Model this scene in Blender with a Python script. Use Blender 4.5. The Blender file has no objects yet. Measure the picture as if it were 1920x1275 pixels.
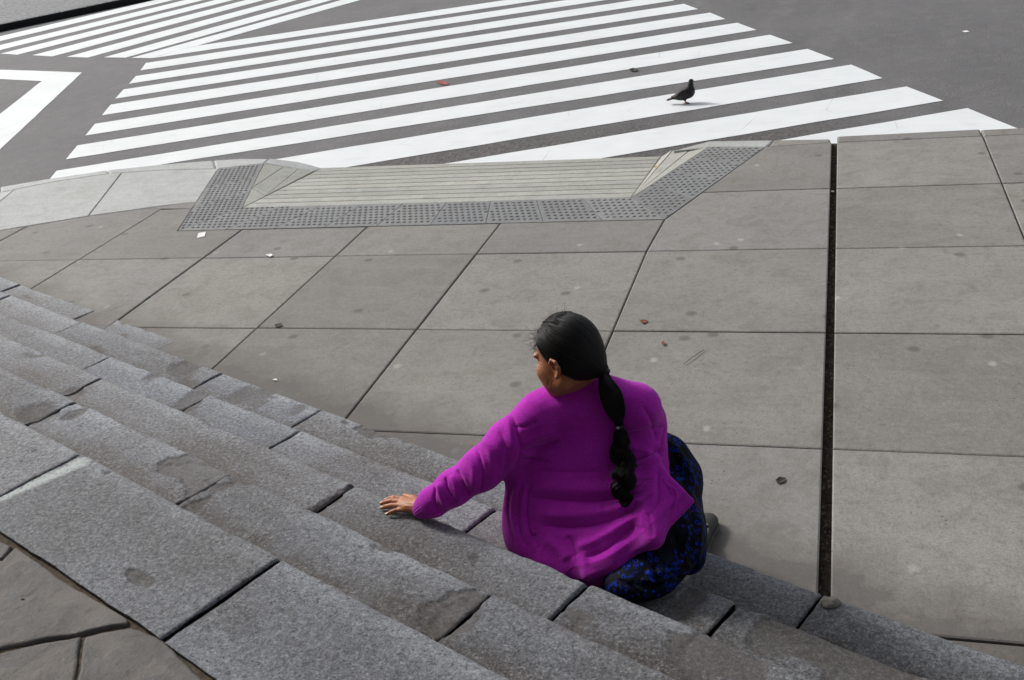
import bpy, math, random
import numpy as np
from mathutils import Vector, Matrix

# ------------------------------------------------------------------ camera, world, sun, exposure
sc = bpy.context.scene
CAM_H = 2.35
F_PX, PITCH, ROLL, YAW = 1954.7, 0.446162, -0.138522, 0.335505
def _basis():
    cr, sr, cp, sp = math.cos(ROLL), math.sin(ROLL), math.cos(PITCH), math.sin(PITCH)
    M = np.array([[cr, sp*sr, cp*sr], [-sr, sp*cr, cp*cr], [0, cp, -sp]])
    R = np.array([[math.cos(YAW), -math.sin(YAW), 0], [math.sin(YAW), math.cos(YAW), 0], [0, 0, 1]])
    return M @ R.T
BAS = _basis()                       # rows: right, up, forward
cam = bpy.data.cameras.new('camera'); camo = bpy.data.objects.new('camera', cam)
sc.collection.objects.link(camo); sc.camera = camo
cam.sensor_width = 36.0; cam.lens = 36.0*F_PX/1920; cam.clip_end = 2000; cam.clip_start = 0.05
m = Matrix.Identity(4)
for i in range(3):
    m[i][0] = BAS[0][i]; m[i][1] = BAS[1][i]; m[i][2] = -BAS[2][i]
m[2][3] = CAM_H
camo.matrix_world = m

SUN_EL, SUN_AZ = math.radians(38), math.radians(158)     # azimuth of the light source, counter-clockwise from +x
w = bpy.data.worlds.new('World'); sc.world = w; w.use_nodes = True
nt = w.node_tree; nt.nodes.clear()
sky = nt.nodes.new('ShaderNodeTexSky'); sky.sky_type = 'NISHITA'; sky.sun_disc = False
sky.sun_elevation = SUN_EL; sky.sun_rotation = math.radians(90) - SUN_AZ
sky.air_density = 1.0; sky.dust_density = 4.0; sky.ozone_density = 1.0
hs = nt.nodes.new('ShaderNodeHueSaturation'); hs.inputs['Saturation'].default_value = 0.35
bg = nt.nodes.new('ShaderNodeBackground'); bg.inputs[1].default_value = 0.115
wo = nt.nodes.new('ShaderNodeOutputWorld')
nt.links.new(sky.outputs[0], hs.inputs['Color']); nt.links.new(hs.outputs[0], bg.inputs[0]); nt.links.new(bg.outputs[0], wo.inputs[0])
sl = bpy.data.lights.new('sun', 'SUN'); sl.energy = 1.95; sl.angle = math.radians(10); sl.color = (1.0, 0.97, 0.93)
so = bpy.data.objects.new('sun', sl); sc.collection.objects.link(so)
ld = Vector((math.cos(SUN_EL)*math.cos(SUN_AZ), math.cos(SUN_EL)*math.sin(SUN_AZ), math.sin(SUN_EL)))
so.rotation_euler = ld.to_track_quat('Z', 'Y').to_euler(); so.location = (0, 0, 30)
sc.view_settings.view_transform = 'Standard'; sc.view_settings.look = 'None'
sc.view_settings.gamma = 1.0; sc.view_settings.exposure = 0.30; sc.view_settings.use_curve_mapping = False

# ------------------------------------------------------------------ geometry helpers
def at(px, py, z):
    """world point at height z seen at photograph pixel (survey of the photograph)"""
    x = (px-960)/F_PX; y = -(py-637.5)/F_PX
    d = BAS[0]*x + BAS[1]*y + BAS[2]
    k = (z-CAM_H)/d[2]
    return np.array([d[0]*k, d[1]*k, z])
def at_ray(px, py, dist):
    x = (px-960)/F_PX; y = -(py-637.5)/F_PX
    d = BAS[0]*x + BAS[1]*y + BAS[2]
    return np.array([0, 0, CAM_H]) + d*dist
def project(P):
    q = (np.asarray(P, float) - np.array([0, 0, CAM_H])) @ BAS.T
    return np.stack([960 + F_PX*q[:, 0]/q[:, 2], 637.5 - F_PX*q[:, 1]/q[:, 2]], 1)

def tag(o, label=None, cat=None, group=None, kind=None):
    if label: o['label'] = label
    if cat: o['category'] = cat
    if group: o['group'] = group
    if kind: o['kind'] = kind
    return o
def empty(name, loc=(0, 0, 0)):
    o = bpy.data.objects.new(name, None); o.location = loc; o.empty_display_size = 0.1
    sc.collection.objects.link(o); return o
def link(name, me, mat=None, parent=None, smooth=False):
    if mat is not None: me.materials.append(mat)
    if smooth: me.polygons.foreach_set('use_smooth', np.ones(len(me.polygons), bool))
    o = bpy.data.objects.new(name, me); sc.collection.objects.link(o)
    if parent is not None:
        o.parent = parent
        o.matrix_parent_inverse = Matrix.Translation(-Vector(parent.location))
    return o
def mesh(name, V, F):
    me = bpy.data.meshes.new(name)
    me.from_pydata([tuple(map(float, v)) for v in V], [], [tuple(map(int, f)) for f in F])
    me.update(); return me
def mesh_np(name, V, Q):
    """fast quad mesh"""
    V = np.ascontiguousarray(V, np.float32); Q = np.ascontiguousarray(Q, np.int32)
    me = bpy.data.meshes.new(name)
    me.vertices.add(len(V)); me.vertices.foreach_set('co', V.ravel())
    k = Q.shape[1]
    me.loops.add(Q.size); me.loops.foreach_set('vertex_index', Q.ravel())
    me.polygons.add(len(Q)); me.polygons.foreach_set('loop_start', np.arange(len(Q), dtype=np.int32)*k)
    me.polygons.foreach_set('loop_total', np.full(len(Q), k, np.int32))
    me.update(calc_edges=True); me.validate(); return me
def attr(me, name, vals):
    a = me.attributes.new(name, 'FLOAT', 'POINT'); a.data.foreach_set('value', np.ascontiguousarray(vals, np.float32))

def slab(name, poly, mat, parent, thick=0.06, bev=0.006, drop=None):
    """flat piece of stone with softened top edge; poly = list of 3D points"""
    P = [np.array(p, float) for p in poly]; n = len(P)
    area = sum(P[i][0]*P[(i+1) % n][1]-P[(i+1) % n][0]*P[i][1] for i in range(n))
    if area < 0: P = P[::-1]
    drop = bev*0.6 if drop is None else drop
    inner = []
    for i in range(n):
        a, b, c = P[i-1], P[i], P[(i+1) % n]
        u = (b-a)/np.linalg.norm(b-a); v = (c-b)/np.linalg.norm(c-b)
        nu = np.array([-u[1], u[0], 0]); nv = np.array([-v[1], v[0], 0]); s = nu+nv
        k = bev*2/max(np.dot(s, s), 0.35)
        q = b + s*k
        e = (u*0+v)                      # keep sloped pieces in their plane
        q[2] = b[2]
        inner.append(q)
    outer = [p-np.array([0, 0, drop]) for p in P]; bot = [p-np.array([0, 0, thick]) for p in P]
    V = inner+outer+bot
    F = [tuple(range(n))]
    for i in range(n):
        j = (i+1) % n
        F.append((n+i, n+j, j, i))
        F.append((2*n+i, 2*n+j, n+j, n+i))
    return link(name, mesh(name, V, F), mat, parent)
def sheet(name, poly, mat, parent=None):
    P = [np.array(p, float) for p in poly]; n = len(P)
    area = sum(P[i][0]*P[(i+1) % n][1]-P[(i+1) % n][0]*P[i][1] for i in range(n))
    if area < 0: P = P[::-1]
    return link(name, mesh(name, P, [tuple(range(n))]), mat, parent)
def shrink(poly, d):
    """move each side of a planar polygon inward by d (half a joint)"""
    P = [np.array(p, float) for p in poly]; n = len(P)
    area = sum(P[i][0]*P[(i+1) % n][1]-P[(i+1) % n][0]*P[i][1] for i in range(n))
    if area < 0: P = P[::-1]
    out = []
    for i in range(n):
        a, b, c = P[i-1], P[i], P[(i+1) % n]
        u = (b-a)/np.linalg.norm(b-a); v = (c-b)/np.linalg.norm(c-b)
        s = np.array([-u[1], u[0], 0])+np.array([-v[1], v[0], 0])
        out.append(b+s*(2*d/max(np.dot(s, s), 0.35)))
    return out
def inside(poly, x, y):
    c = np.zeros(np.shape(x), bool); n = len(poly)
    for i in range(n):
        x1, y1 = poly[i][0], poly[i][1]; x2, y2 = poly[(i+1) % n][0], poly[(i+1) % n][1]
        t = ((y1 > y) != (y2 > y)) & (x < (x2-x1)*(y-y1)/((y2-y1) if y2 != y1 else 1e-9)+x1)
        c ^= t
    return c

# numpy gradient noise
_rng = np.random.RandomState(7)
_perm = np.concatenate([_rng.permutation(256)]*3).astype(np.int32)
_grad = _rng.normal(size=(256, 3)); _grad /= np.linalg.norm(_grad, axis=1, keepdims=True)
def noise3(P):
    P = np.asarray(P, float); I = np.floor(P).astype(np.int64); Fr = P-I; I &= 255
    u = Fr*Fr*Fr*(Fr*(Fr*6-15)+10); r = 0
    for dx in (0, 1):
        wx = u[:, 0] if dx else 1-u[:, 0]
        for dy in (0, 1):
            wy = u[:, 1] if dy else 1-u[:, 1]
            for dz in (0, 1):
                wz = u[:, 2] if dz else 1-u[:, 2]
                g = _grad[_perm[_perm[_perm[(I[:, 0]+dx) & 255]+((I[:, 1]+dy) & 255)]+((I[:, 2]+dz) & 255)]]
                r = r + wx*wy*wz*((g*(Fr-np.array([dx, dy, dz]))).sum(1))
    return r*1.6
def fbm(P, o=4, g=0.5):
    P = np.asarray(P, float); a = 1; s = 0; t = 0
    for i in range(o):
        s = s+a*noise3(P*(2**i)+i*17.3); t += a; a *= g
    return s/t

# signed-distance modelling: fields sampled on a grid, skinned by surface nets
class Field:
    def __init__(s, lo, hi, h):
        s.lo = np.array(lo, float); s.h = h
        s.n = np.ceil((np.array(hi)-s.lo)/h).astype(int)+1
        s.F = np.full(s.n, 0.2, np.float32)
    def add(s, fn, lo, hi, k=0.01, op='u'):
        m = k+3*s.h
        a = np.clip(np.floor((np.array(lo)-m-s.lo)/s.h).astype(int), 0, s.n); b = np.clip(np.ceil((np.array(hi)+m-s.lo)/s.h).astype(int)+1, 0, s.n)
        if (b <= a).any(): return
        ax = [s.lo[i]+np.arange(a[i], b[i])*s.h for i in range(3)]
        X, Y, Z = np.meshgrid(*ax, indexing='ij')
        d = fn(X, Y, Z).astype(np.float32)
        sl_ = tuple(slice(a[i], b[i]) for i in range(3)); f = s.F[sl_]
        if op == 'u':
            hh = np.maximum(k-np.abs(f-d), 0)/max(k, 1e-6); s.F[sl_] = np.minimum(f, d)-hh*hh*k*0.25
        elif op == 's':
            d = -d; hh = np.maximum(k-np.abs(f-d), 0)/max(k, 1e-6); s.F[sl_] = np.maximum(f, d)+hh*hh*k*0.25
    def ball(s, c, r, R=None, k=0.01, op='u'):
        c = np.array(c, float); r = np.array(r if hasattr(r, '__len__') else (r, r, r), float)
        Rm = np.eye(3) if R is None else np.array(R)            # rows: local axes
        def fn(X, Y, Z):
            D = np.stack([X-c[0], Y-c[1], Z-c[2]], -1) @ Rm.T
            k0 = np.sqrt(((D/r)**2).sum(-1)); k1 = np.sqrt(((D/r**2)**2).sum(-1))+1e-9
            return k0*(k0-1)/k1
        e = np.sqrt(((Rm*r[:, None])**2).sum(0))
        s.add(fn, c-e, c+e, k, op)
    def cap(s, a, b, ra, rb=None, k=0.01, op='u', flat=None):
        a = np.array(a, float); b = np.array(b, float); rb = ra if rb is None else rb
        ab = b-a; L2 = ab@ab+1e-12
        def fn(X, Y, Z):
            D = np.stack([X-a[0], Y-a[1], Z-a[2]], -1); t = np.clip((D@ab)/L2, 0, 1)
            E_ = D-t[..., None]*ab
            if flat is not None:
                n, f = flat; dn = E_@n; E_ = E_+(f-1)*dn[..., None]*n
            return np.sqrt((E_**2).sum(-1))-(ra+(rb-ra)*t)
        r = max(ra, rb); s.add(fn, np.minimum(a, b)-r, np.maximum(a, b)+r, k, op)
    def chain(s, pts, rad, k=0.01, op='u', flat=None):
        for i in range(len(pts)-1): s.cap(pts[i], pts[i+1], rad[i], rad[i+1], k, op, flat)
    def tri(s, a, b, c, r, k=0.01):
        a, b, c = (np.array(v, float) for v in (a, b, c))
        n = np.cross(b-a, c-a); n /= np.linalg.norm(n)
        def fn(X, Y, Z):
            Pt = np.stack([X, Y, Z], -1)
            def seg(p, q):
                D = Pt-p; t = np.clip((D@(q-p))/((q-p)@(q-p)), 0, 1); return ((D-t[..., None]*(q-p))**2).sum(-1)
            e = np.minimum(np.minimum(seg(a, b), seg(b, c)), seg(c, a))
            ins = ((Pt-a)@np.cross(n, b-a) > 0) & ((Pt-b)@np.cross(n, c-b) > 0) & ((Pt-c)@np.cross(n, a-c) > 0)
            dp = ((Pt-a)@n)**2
            return np.sqrt(np.where(ins, dp, e))-r
        s.add(fn, np.minimum(np.minimum(a, b), c)-r, np.maximum(np.maximum(a, b), c)+r, k)
    def mesh(s, smooth=1):
        F = s.F; h = s.h; neg = F < 0
        nx, ny, nz = F.shape
        cnt = np.zeros((nx-1, ny-1, nz-1), np.int8)
        for dx in (0, 1):
            for dy in (0, 1):
                for dz in (0, 1):
                    cnt += neg[dx:nx-1+dx, dy:ny-1+dy, dz:nz-1+dz]
        act = (cnt > 0) & (cnt < 8)
        C = np.argwhere(act); idx = np.full(act.shape, -1, np.int32); idx[act] = np.arange(len(C))
        acc = np.zeros((len(C), 3)); num = np.zeros(len(C))
        corners = [np.array(c) for c in np.ndindex(2, 2, 2)]
        for c in corners:
            for ax in range(3):
                if c[ax] == 0:
                    d = c.copy(); d[ax] = 1
                    A = F[tuple((C+c).T)]; B = F[tuple((C+d).T)]
                    mm = (A < 0) != (B < 0); t = np.where(mm, A/np.where(mm, A-B, 1), 0)
                    p = c[None, :].astype(float).repeat(len(C), 0); p[:, ax] += t
                    acc += p*mm[:, None]; num += mm
        V = s.lo+(C+acc/num[:, None])*h
        Q = []
        for ax in range(3):
            sl0 = [slice(1, -1)]*3; sl1 = [slice(1, -1)]*3
            sl0[ax] = slice(0, -1); sl1[ax] = slice(1, None)
            a = neg[tuple(sl0)]; b = neg[tuple(sl1)]
            E_ = np.argwhere(a != b); off = np.ones(3, int); off[ax] = 0; E_ = E_+off
            sgn = neg[tuple(E_.T)]
            u, v = [(1, 2), (2, 0), (0, 1)][ax]
            def g(du, dv):
                q = E_.copy(); q[:, u] -= du; q[:, v] -= dv; return idx[tuple(q.T)]
            q = np.stack([g(1, 1), g(0, 1), g(0, 0), g(1, 0)], 1)
            q[~sgn] = q[~sgn][:, ::-1]
            Q.append(q[(q >= 0).all(1)])
        Q = np.concatenate(Q)
        if smooth: V = laplace(V, Q, smooth)
        return V, Q
def laplace(V, Q, it, lam=0.6):
    k = Q.shape[1]
    a = Q.ravel(); b = np.roll(Q, -1, 1).ravel()
    A = np.concatenate([a, b]); Bq = np.concatenate([b, a]); n = len(V)
    deg = np.bincount(A, minlength=n)[:, None]+1e-9
    for _ in range(it):
        S = np.stack([np.bincount(A, weights=V[Bq, i], minlength=n) for i in range(3)], 1)
        V = V+lam*(S/deg-V)
    return V
def vnormals(V, Q):
    n = np.cross(V[Q[:, 2]]-V[Q[:, 0]], V[Q[:, 3]]-V[Q[:, 1]]); N = np.zeros_like(V)
    for j in range(4):
        for i in range(3): N[:, i] += np.bincount(Q[:, j], weights=n[:, i], minlength=len(V))
    return N/(np.linalg.norm(N, axis=1, keepdims=True)+1e-12)
def tube(paths, radii, seg=5):
    """several swept tubes in one quad mesh; paths (n,3), radii (n,)"""
    V, Q, o = [], [], 0
    for P, R in zip(paths, radii):
        P = np.asarray(P, float); n = len(P); T = np.gradient(P, axis=0); T /= np.linalg.norm(T, axis=1, keepdims=True)+1e-12
        up = np.array([0.31, 0.2, 0.93]); A = np.cross(T, up); A /= np.linalg.norm(A, axis=1, keepdims=True)+1e-12; B2 = np.cross(T, A)
        th = np.arange(seg)*2*math.pi/seg
        ring = P[:, None]+np.asarray(R)[:, None, None]*(np.cos(th)[None, :, None]*A[:, None]+np.sin(th)[None, :, None]*B2[:, None])
        V.append(ring.reshape(-1, 3)); i, j = np.meshgrid(np.arange(n-1), np.arange(seg), indexing='ij'); j2 = (j+1) % seg
        Q.append((np.stack([i*seg+j, i*seg+j2, (i+1)*seg+j2, (i+1)*seg+j], -1).reshape(-1, 4))+o); o += n*seg
    return np.concatenate(V), np.concatenate(Q)
def spline(P, n):
    P = np.asarray(P, float); m_ = len(P); t = np.linspace(0, m_-1, n); i = np.clip(np.floor(t).astype(int), 0, m_-2); f = (t-i)[:, None]
    g = lambda k: P[np.clip(k, 0, m_-1)]
    p0, p1, p2, p3 = g(i-1), g(i), g(i+1), g(i+2)
    return 0.5*((2*p1)+(-p0+p2)*f+(2*p0-5*p1+4*p2-p3)*f*f+(-p0+3*p1-3*p2+p3)*f**3)

# ------------------------------------------------------------------ materials
class NM:
    def __init__(s, name, rough=0.85, spec=0.3):
        s.m = bpy.data.materials.new(name); s.m.use_nodes = True; s.t = s.m.node_tree; s.N = s.t.nodes
        s.b = s.N['Principled BSDF']; s.b.inputs['Roughness'].default_value = rough; s.b.inputs['Specular IOR Level'].default_value = spec
        s.pos = s.n('ShaderNodeNewGeometry').outputs['Position']
    def n(s, k, **kw):
        x = s.N.new(k)
        for a, b in kw.items(): setattr(x, a, b)
        return x
    def L(s, a, b): s.t.links.new(a, b)
    def noise(s, scale, detail=4, rough=0.55, vec=None, dist=0):
        x = s.n('ShaderNodeTexNoise'); x.inputs['Scale'].default_value = scale; x.inputs['Detail'].default_value = detail
        x.inputs['Roughness'].default_value = rough; x.inputs['Distortion'].default_value = dist
        s.L(vec or s.pos, x.inputs['Vector']); return x.outputs['Fac']
    def vor(s, scale, feature='F1', out='Distance', vec=None, rand=1):
        x = s.n('ShaderNodeTexVoronoi', feature=feature); x.inputs['Scale'].default_value = scale; x.inputs['Randomness'].default_value = rand
        s.L(vec or s.pos, x.inputs['Vector']); return x.outputs[out]
    def scale(s, v):
        x = s.n('ShaderNodeVectorMath', operation='MULTIPLY'); s.L(s.pos, x.inputs[0]); x.inputs[1].default_value = v; return x.outputs[0]
    def vor2(s, scale, feature='F1', out='Distance'):
        x = s.n('ShaderNodeTexVoronoi', feature=feature, voronoi_dimensions='2D'); x.inputs['Scale'].default_value = scale; s.L(s.pos, x.inputs['Vector']); return x.outputs[out]
    def ramp(s, f, lo, hi, a=0.0, b=1.0):
        x = s.n('ShaderNodeMapRange'); x.clamp = True; s.L(f, x.inputs['Value'])
        for k, v in (('From Min', lo), ('From Max', hi), ('To Min', a), ('To Max', b)): x.inputs[k].default_value = v
        return x.outputs[0]
    def math(s, op, a, b=None):
        x = s.n('ShaderNodeMath', operation=op)
        for i, v in enumerate((a, b)):
            if v is None: continue
            if isinstance(v, (int, float)): x.inputs[i].default_value = v
            else: s.L(v, x.inputs[i])
        return x.outputs[0]
    def mix(s, f, a, b, mode='MIX'):
        x = s.n('ShaderNodeMix', data_type='RGBA', blend_type=mode)
        for k, v in ((0, f), (6, a), (7, b)):
            if isinstance(v, (int, float)): x.inputs[k].default_value = v
            elif isinstance(v, tuple): x.inputs[k].default_value = (*v, 1) if len(v) == 3 else v
            else: s.L(v, x.inputs[k])
        return x.outputs[2]
    def attr(s, name): return s.n('ShaderNodeAttribute', attribute_name=name).outputs['Fac']
    def rnd(s): return s.n('ShaderNodeObjectInfo').outputs['Random']
    def bump(s, f, dist=0.002, strength=0.6, prev=None):
        x = s.n('ShaderNodeBump'); x.inputs['Distance'].default_value = dist; x.inputs['Strength'].default_value = strength
        s.L(f, x.inputs['Height'])
        if prev is not None: s.L(prev, x.inputs['Normal'])
        return x.outputs[0]
    def out(s, col, normal=None, rough=None):
        if isinstance(col, tuple): s.b.inputs['Base Color'].default_value = (*col, 1)
        else: s.L(col, s.b.inputs['Base Color'])
        if normal is not None: s.L(normal, s.b.inputs['Normal'])
        if rough is not None: s.L(rough, s.b.inputs['Roughness'])
        return s.m

def mat_asphalt():
    M = NM('asphalt', 0.8, 0.35)
    big = M.noise(0.35, 3); mid = M.noise(4, 5, 0.6); st = M.noise(2.2, 5, 0.65, M.scale((1.0, 0.25, 1)))
    gr = M.noise(90, 3, 0.7); ag = M.vor2(36)
    c = M.mix(M.ramp(big, 0.35, 0.65), (0.135, 0.134, 0.139), (0.175, 0.173, 0.177))
    c = M.mix(M.ramp(mid, 0.4, 0.75, 0, 0.5), c, (0.14, 0.135, 0.135))
    c = M.mix(M.ramp(st, 0.52, 0.72, 0, 0.5), c, (0.215, 0.21, 0.21)); c = M.mix(M.ramp(st, 0.42, 0.28, 0, 0.45), c, (0.095, 0.093, 0.095))
    c = M.mix(M.ramp(gr, 0.35, 0.6, 0.6, 0.0), c, (0.055, 0.053, 0.053))
    c = M.mix(M.math('MULTIPLY', M.ramp(ag, 0.05, 0.3, 0.6, 0.0), M.ramp(M.noise(6, 3), .45, .65)), c, (0.36, 0.35, 0.34))
    c = M.mix(M.ramp(M.noise(30, 2, .5), 0.68, 0.74, 0, 0.6), c, (0.07, 0.065, 0.06))
    sx = M.n('ShaderNodeSeparateXYZ'); M.L(M.pos, sx.inputs[0])
    near = M.math('MULTIPLY', M.ramp(M.math('ADD', sx.outputs[1], M.math('MULTIPLY', mid, 1.6)), 9.6, 10.4, 1, 0), M.math('MULTIPLY', M.ramp(sx.outputs[0], -4.6, -3.9), M.ramp(sx.outputs[0], -.3, .6, 1, 0)))
    ag2 = M.vor2(55, out='Color'); c = M.mix(M.math('MULTIPLY', near, 0.7), c, M.mix(M.ramp(ag2, .3, .7), (0.035, 0.032, 0.031), (0.125, 0.115, 0.108)))
    return M.out(c, M.bump(gr, 0.004, 0.7))
def mat_paint():
    M = NM('road_paint', 0.6, 0.35)
    a = M.noise(3, 5, 0.6); sc_ = M.noise(9, 6, 0.7, M.scale((0.25, 1, 1))); gr = M.noise(80, 3, 0.7)
    c = M.mix(M.ramp(a, 0.3, 0.7), (0.70, 0.735, 0.745), (0.76, 0.785, 0.79))
    c = M.mix(M.ramp(sc_, 0.55, 0.78, 0, 0.5), c, (0.52, 0.52, 0.52)); c = M.mix(M.ramp(M.noise(1.1, 5, .7), 0.5, 0.75, 0, 0.3), c, (0.58, 0.58, 0.57))
    crk = M.vor2(1.6, 'DISTANCE_TO_EDGE'); c = M.mix(M.math('MULTIPLY', M.ramp(M.math('ADD', crk, M.math('MULTIPLY', a, .02)), 0.012, 0.017, .55, 0), M.ramp(M.noise(.8, 3), .52, .6)), c, (0.35, 0.35, 0.35))
    c = M.mix(M.ramp(M.noise(26, 4, .7), 0.70, 0.76, 0, 0.7), c, (0.32, 0.31, 0.31))
    return M.out(c, M.bump(gr, 0.002, 0.4))
def mat_concrete(name, a, b, stain, spec=0.3, gum=True):
    M = NM(name, 0.75, spec)
    big = M.noise(0.9, 4, 0.6); mid = M.noise(6, 7, 0.7, None, 0.8); sm = M.noise(34, 6, 0.75); brush = M.noise(5, 6, 0.7, M.scale((0.35, 1.6, 1)))
    gr = M.noise(120, 4, 0.8)
    c = M.mix(M.ramp(big, 0.35, 0.65), a, b)
    rn = M.rnd(); r = M.ramp(rn, 0, 1, 0.84, 1.12); h = M.n('ShaderNodeHueSaturation'); M.L(c, h.inputs['Color']); M.L(r, h.inputs['Value']); c = h.outputs[0]
    c = M.mix(M.ramp(M.math('FRACT', M.math('MULTIPLY', rn, 5.7)), 0, 1, 0, 0.35), c, (b[0]*0.86, b[1]*0.90, b[2]*1.02))
    c = M.mix(M.ramp(mid, 0.46, 0.72, 0, 0.65), c, stain)
    c = M.mix(M.ramp(sm, 0.52, 0.72, 0, 0.6), c, tuple(v*0.72 for v in stain))
    c = M.mix(M.ramp(sm, 0.46, 0.28, 0, 0.40), c, tuple(min(1, v*1.3) for v in b))
    c = M.mix(M.ramp(brush, 0.5, 0.75, 0, 0.25), c, tuple(min(1, v*1.3) for v in b))
    c = M.mix(M.ramp(gr, 0.30, 0.55, 0.50, 0.0), c, tuple(v*0.35 for v in a))
    c = M.mix(M.ramp(gr, 0.64, 0.74, 0.0, 0.45), c, (0.55, 0.54, 0.51))
    if gum:
        v = M.n('ShaderNodeTexVoronoi', voronoi_dimensions='2D'); v.inputs['Scale'].default_value = 1.7; M.L(M.mix(0.03, M.pos, M.n('ShaderNodeTexNoise').outputs['Color']), v.inputs['Vector'])
        keep = M.ramp(v.outputs['Color'], 0.35, 0.36); spot = M.ramp(M.math('ADD', v.outputs['Distance'], M.math('MULTIPLY', sm, .05)), 0.055, 0.085, 0.6, 0.0)
        c = M.mix(M.math('MULTIPLY', spot, keep), c, tuple(x*0.5 for x in stain))
        v2 = M.n('ShaderNodeTexVoronoi', voronoi_dimensions='2D'); v2.inputs['Scale'].default_value = 1.3; M.L(M.scale((1.3, 1, 1)), v2.inputs['Vector'])
        c = M.mix(M.math('MULTIPLY', M.ramp(M.math('ADD', v2.outputs['Distance'], M.math('MULTIPLY', sm, .06)), 0.045, 0.07, 0.55, 0), M.ramp(v2.outputs['Color'], .5, .51)), c, tuple(min(1, x*1.55) for x in b))
        pits = M.math('ADD', M.vor2(16), M.math('MULTIPLY', M.noise(7, 3), .16)); pk = M.ramp(M.noise(3.5, 2), 0.5, 0.62)
        c = M.mix(M.math('MULTIPLY', M.ramp(pits, 0.11, 0.15, 0.85, 0.0), pk), c, (0.03, 0.028, 0.025))
        # dirt trodden in along the foot of the stairs
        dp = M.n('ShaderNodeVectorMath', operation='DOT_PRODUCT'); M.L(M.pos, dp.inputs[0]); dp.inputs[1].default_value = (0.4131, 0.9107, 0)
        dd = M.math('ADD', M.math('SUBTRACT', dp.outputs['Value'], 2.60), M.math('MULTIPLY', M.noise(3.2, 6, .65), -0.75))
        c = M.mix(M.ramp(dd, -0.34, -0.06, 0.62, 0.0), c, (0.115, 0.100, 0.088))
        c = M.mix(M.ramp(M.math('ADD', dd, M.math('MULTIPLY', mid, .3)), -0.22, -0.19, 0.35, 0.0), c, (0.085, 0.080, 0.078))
    nb = M.bump(M.math('ADD', gr, M.math('MULTIPLY', sm, 1.5)), 0.004, 0.55)
    return M.out(c, nb)
def mat_stone():
    M = NM('granite_step', 0.62, 0.4)
    big = M.noise(2.2, 4, 0.6); mid = M.noise(14, 6, 0.7); gr = M.noise(150, 5, 0.85); gr2 = M.noise(72, 6, 0.88, None, 0.2)
    shade_tone = M.attr('shade_tone'); tint = M.attr('tint'); dirt = M.attr('dirt'); flake = M.attr('flake'); paint = M.attr('paint'); wear = M.attr('wear')
    c = M.mix(tint, (0.215, 0.235, 0.275), (0.210, 0.200, 0.192))
    c = M.mix(M.ramp(big, 0.3, 0.7, 0, .5), c, (0.262, 0.280, 0.308))
    c = M.mix(M.ramp(mid, 0.5, 0.75, 0, 0.45), c, (0.14, 0.130, 0.122))
    c = M.mix(M.ramp(wear, 0, 1, 0, 0.75), c, (0.40, 0.425, 0.46))
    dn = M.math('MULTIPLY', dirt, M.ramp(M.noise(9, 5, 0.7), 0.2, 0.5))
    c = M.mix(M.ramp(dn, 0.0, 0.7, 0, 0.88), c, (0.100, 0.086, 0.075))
    c = M.mix(M.ramp(flake, 0, 1, 0, 0.6), c, (0.150, 0.132, 0.117))
    h = M.n('ShaderNodeHueSaturation'); M.L(c, h.inputs['Color']); M.L(shade_tone, h.inputs['Value']); c = h.outputs[0]
    sp = M.math('ADD', M.math('MULTIPLY', gr, 0.4), M.math('MULTIPLY', gr2, 0.6)); am = M.ramp(flake, 0, 1, 1, 0.5)
    c = M.mix(M.math('MULTIPLY', M.ramp(sp, 0.50, 0.42, 0, 0.92), am), c, (0.22, 0.21, 0.21), 'MULTIPLY')
    c = M.mix(M.math('MULTIPLY', M.ramp(sp, 0.52, 0.60, 0, 0.50), am), c, (0.50, 0.51, 0.525), 'ADD')
    c = M.mix(M.ramp(M.math('MULTIPLY', paint, M.ramp(gr2, 0.35, 0.55)), 0, 0.6, 0, 0.9), c, (0.66, 0.72, 0.70))
    c = M.mix(M.ramp(M.math('ADD', M.noise(1.7, 1), M.math('MULTIPLY', M.noise(22, 3), 0.3)), 0.92, 0.98, 0, 0.7), c, (0.24, 0.12, 0.045))
    nb = M.bump(M.math('ADD', gr, M.math('MULTIPLY', gr2, 1.6)), 0.007, 0.9)
    nb = M.bump(mid, 0.008, 0.7, nb)
    return M.out(c, nb, M.ramp(flake, 0, 1, 0.58, 0.8))
def mat_slate():
    M = NM('slate_flag', 0.7, 0.35)
    big = M.noise(3, 5, 0.6); mid = M.noise(16, 6, 0.7); gr = M.noise(170, 4, 0.7)
    c = M.mix(M.ramp(big, 0.3, 0.7), (0.082, 0.075, 0.071), (0.120, 0.110, 0.103))
    c = M.mix(M.ramp(mid, 0.5, 0.7, 0, 0.5), c, (0.17, 0.16, 0.155))
    c = M.mix(M.ramp(M.attr('flake'), 0, 1, 0, 0.5), c, (0.16, 0.14, 0.12))
    c = M.mix(M.ramp(gr, 0.3, 0.6, 0.4, 0), c, (0.05, 0.046, 0.042))
    c = M.mix(M.ramp(M.noise(5, 4, .8), 0.70, 0.76, 0, 0.6), c, (0.3, 0.3, 0.29))
    return M.out(c, M.bump(mid, 0.006, 0.7, M.bump(gr, 0.003, 0.7)))
def mat_plain(name, col, rough=0.85, spec=0.3, var=0.3, scale=40, bump=0.002, dark=None):
    M = NM(name, rough, spec)
    n1 = M.noise(scale, 5, 0.6)
    c = M.mix(M.ramp(n1, 0.3, 0.7), tuple(v*(1-var) for v in col), tuple(min(1, v*(1+var)) for v in col))
    return M.out(c, M.bump(n1, bump, 0.5))

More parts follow.
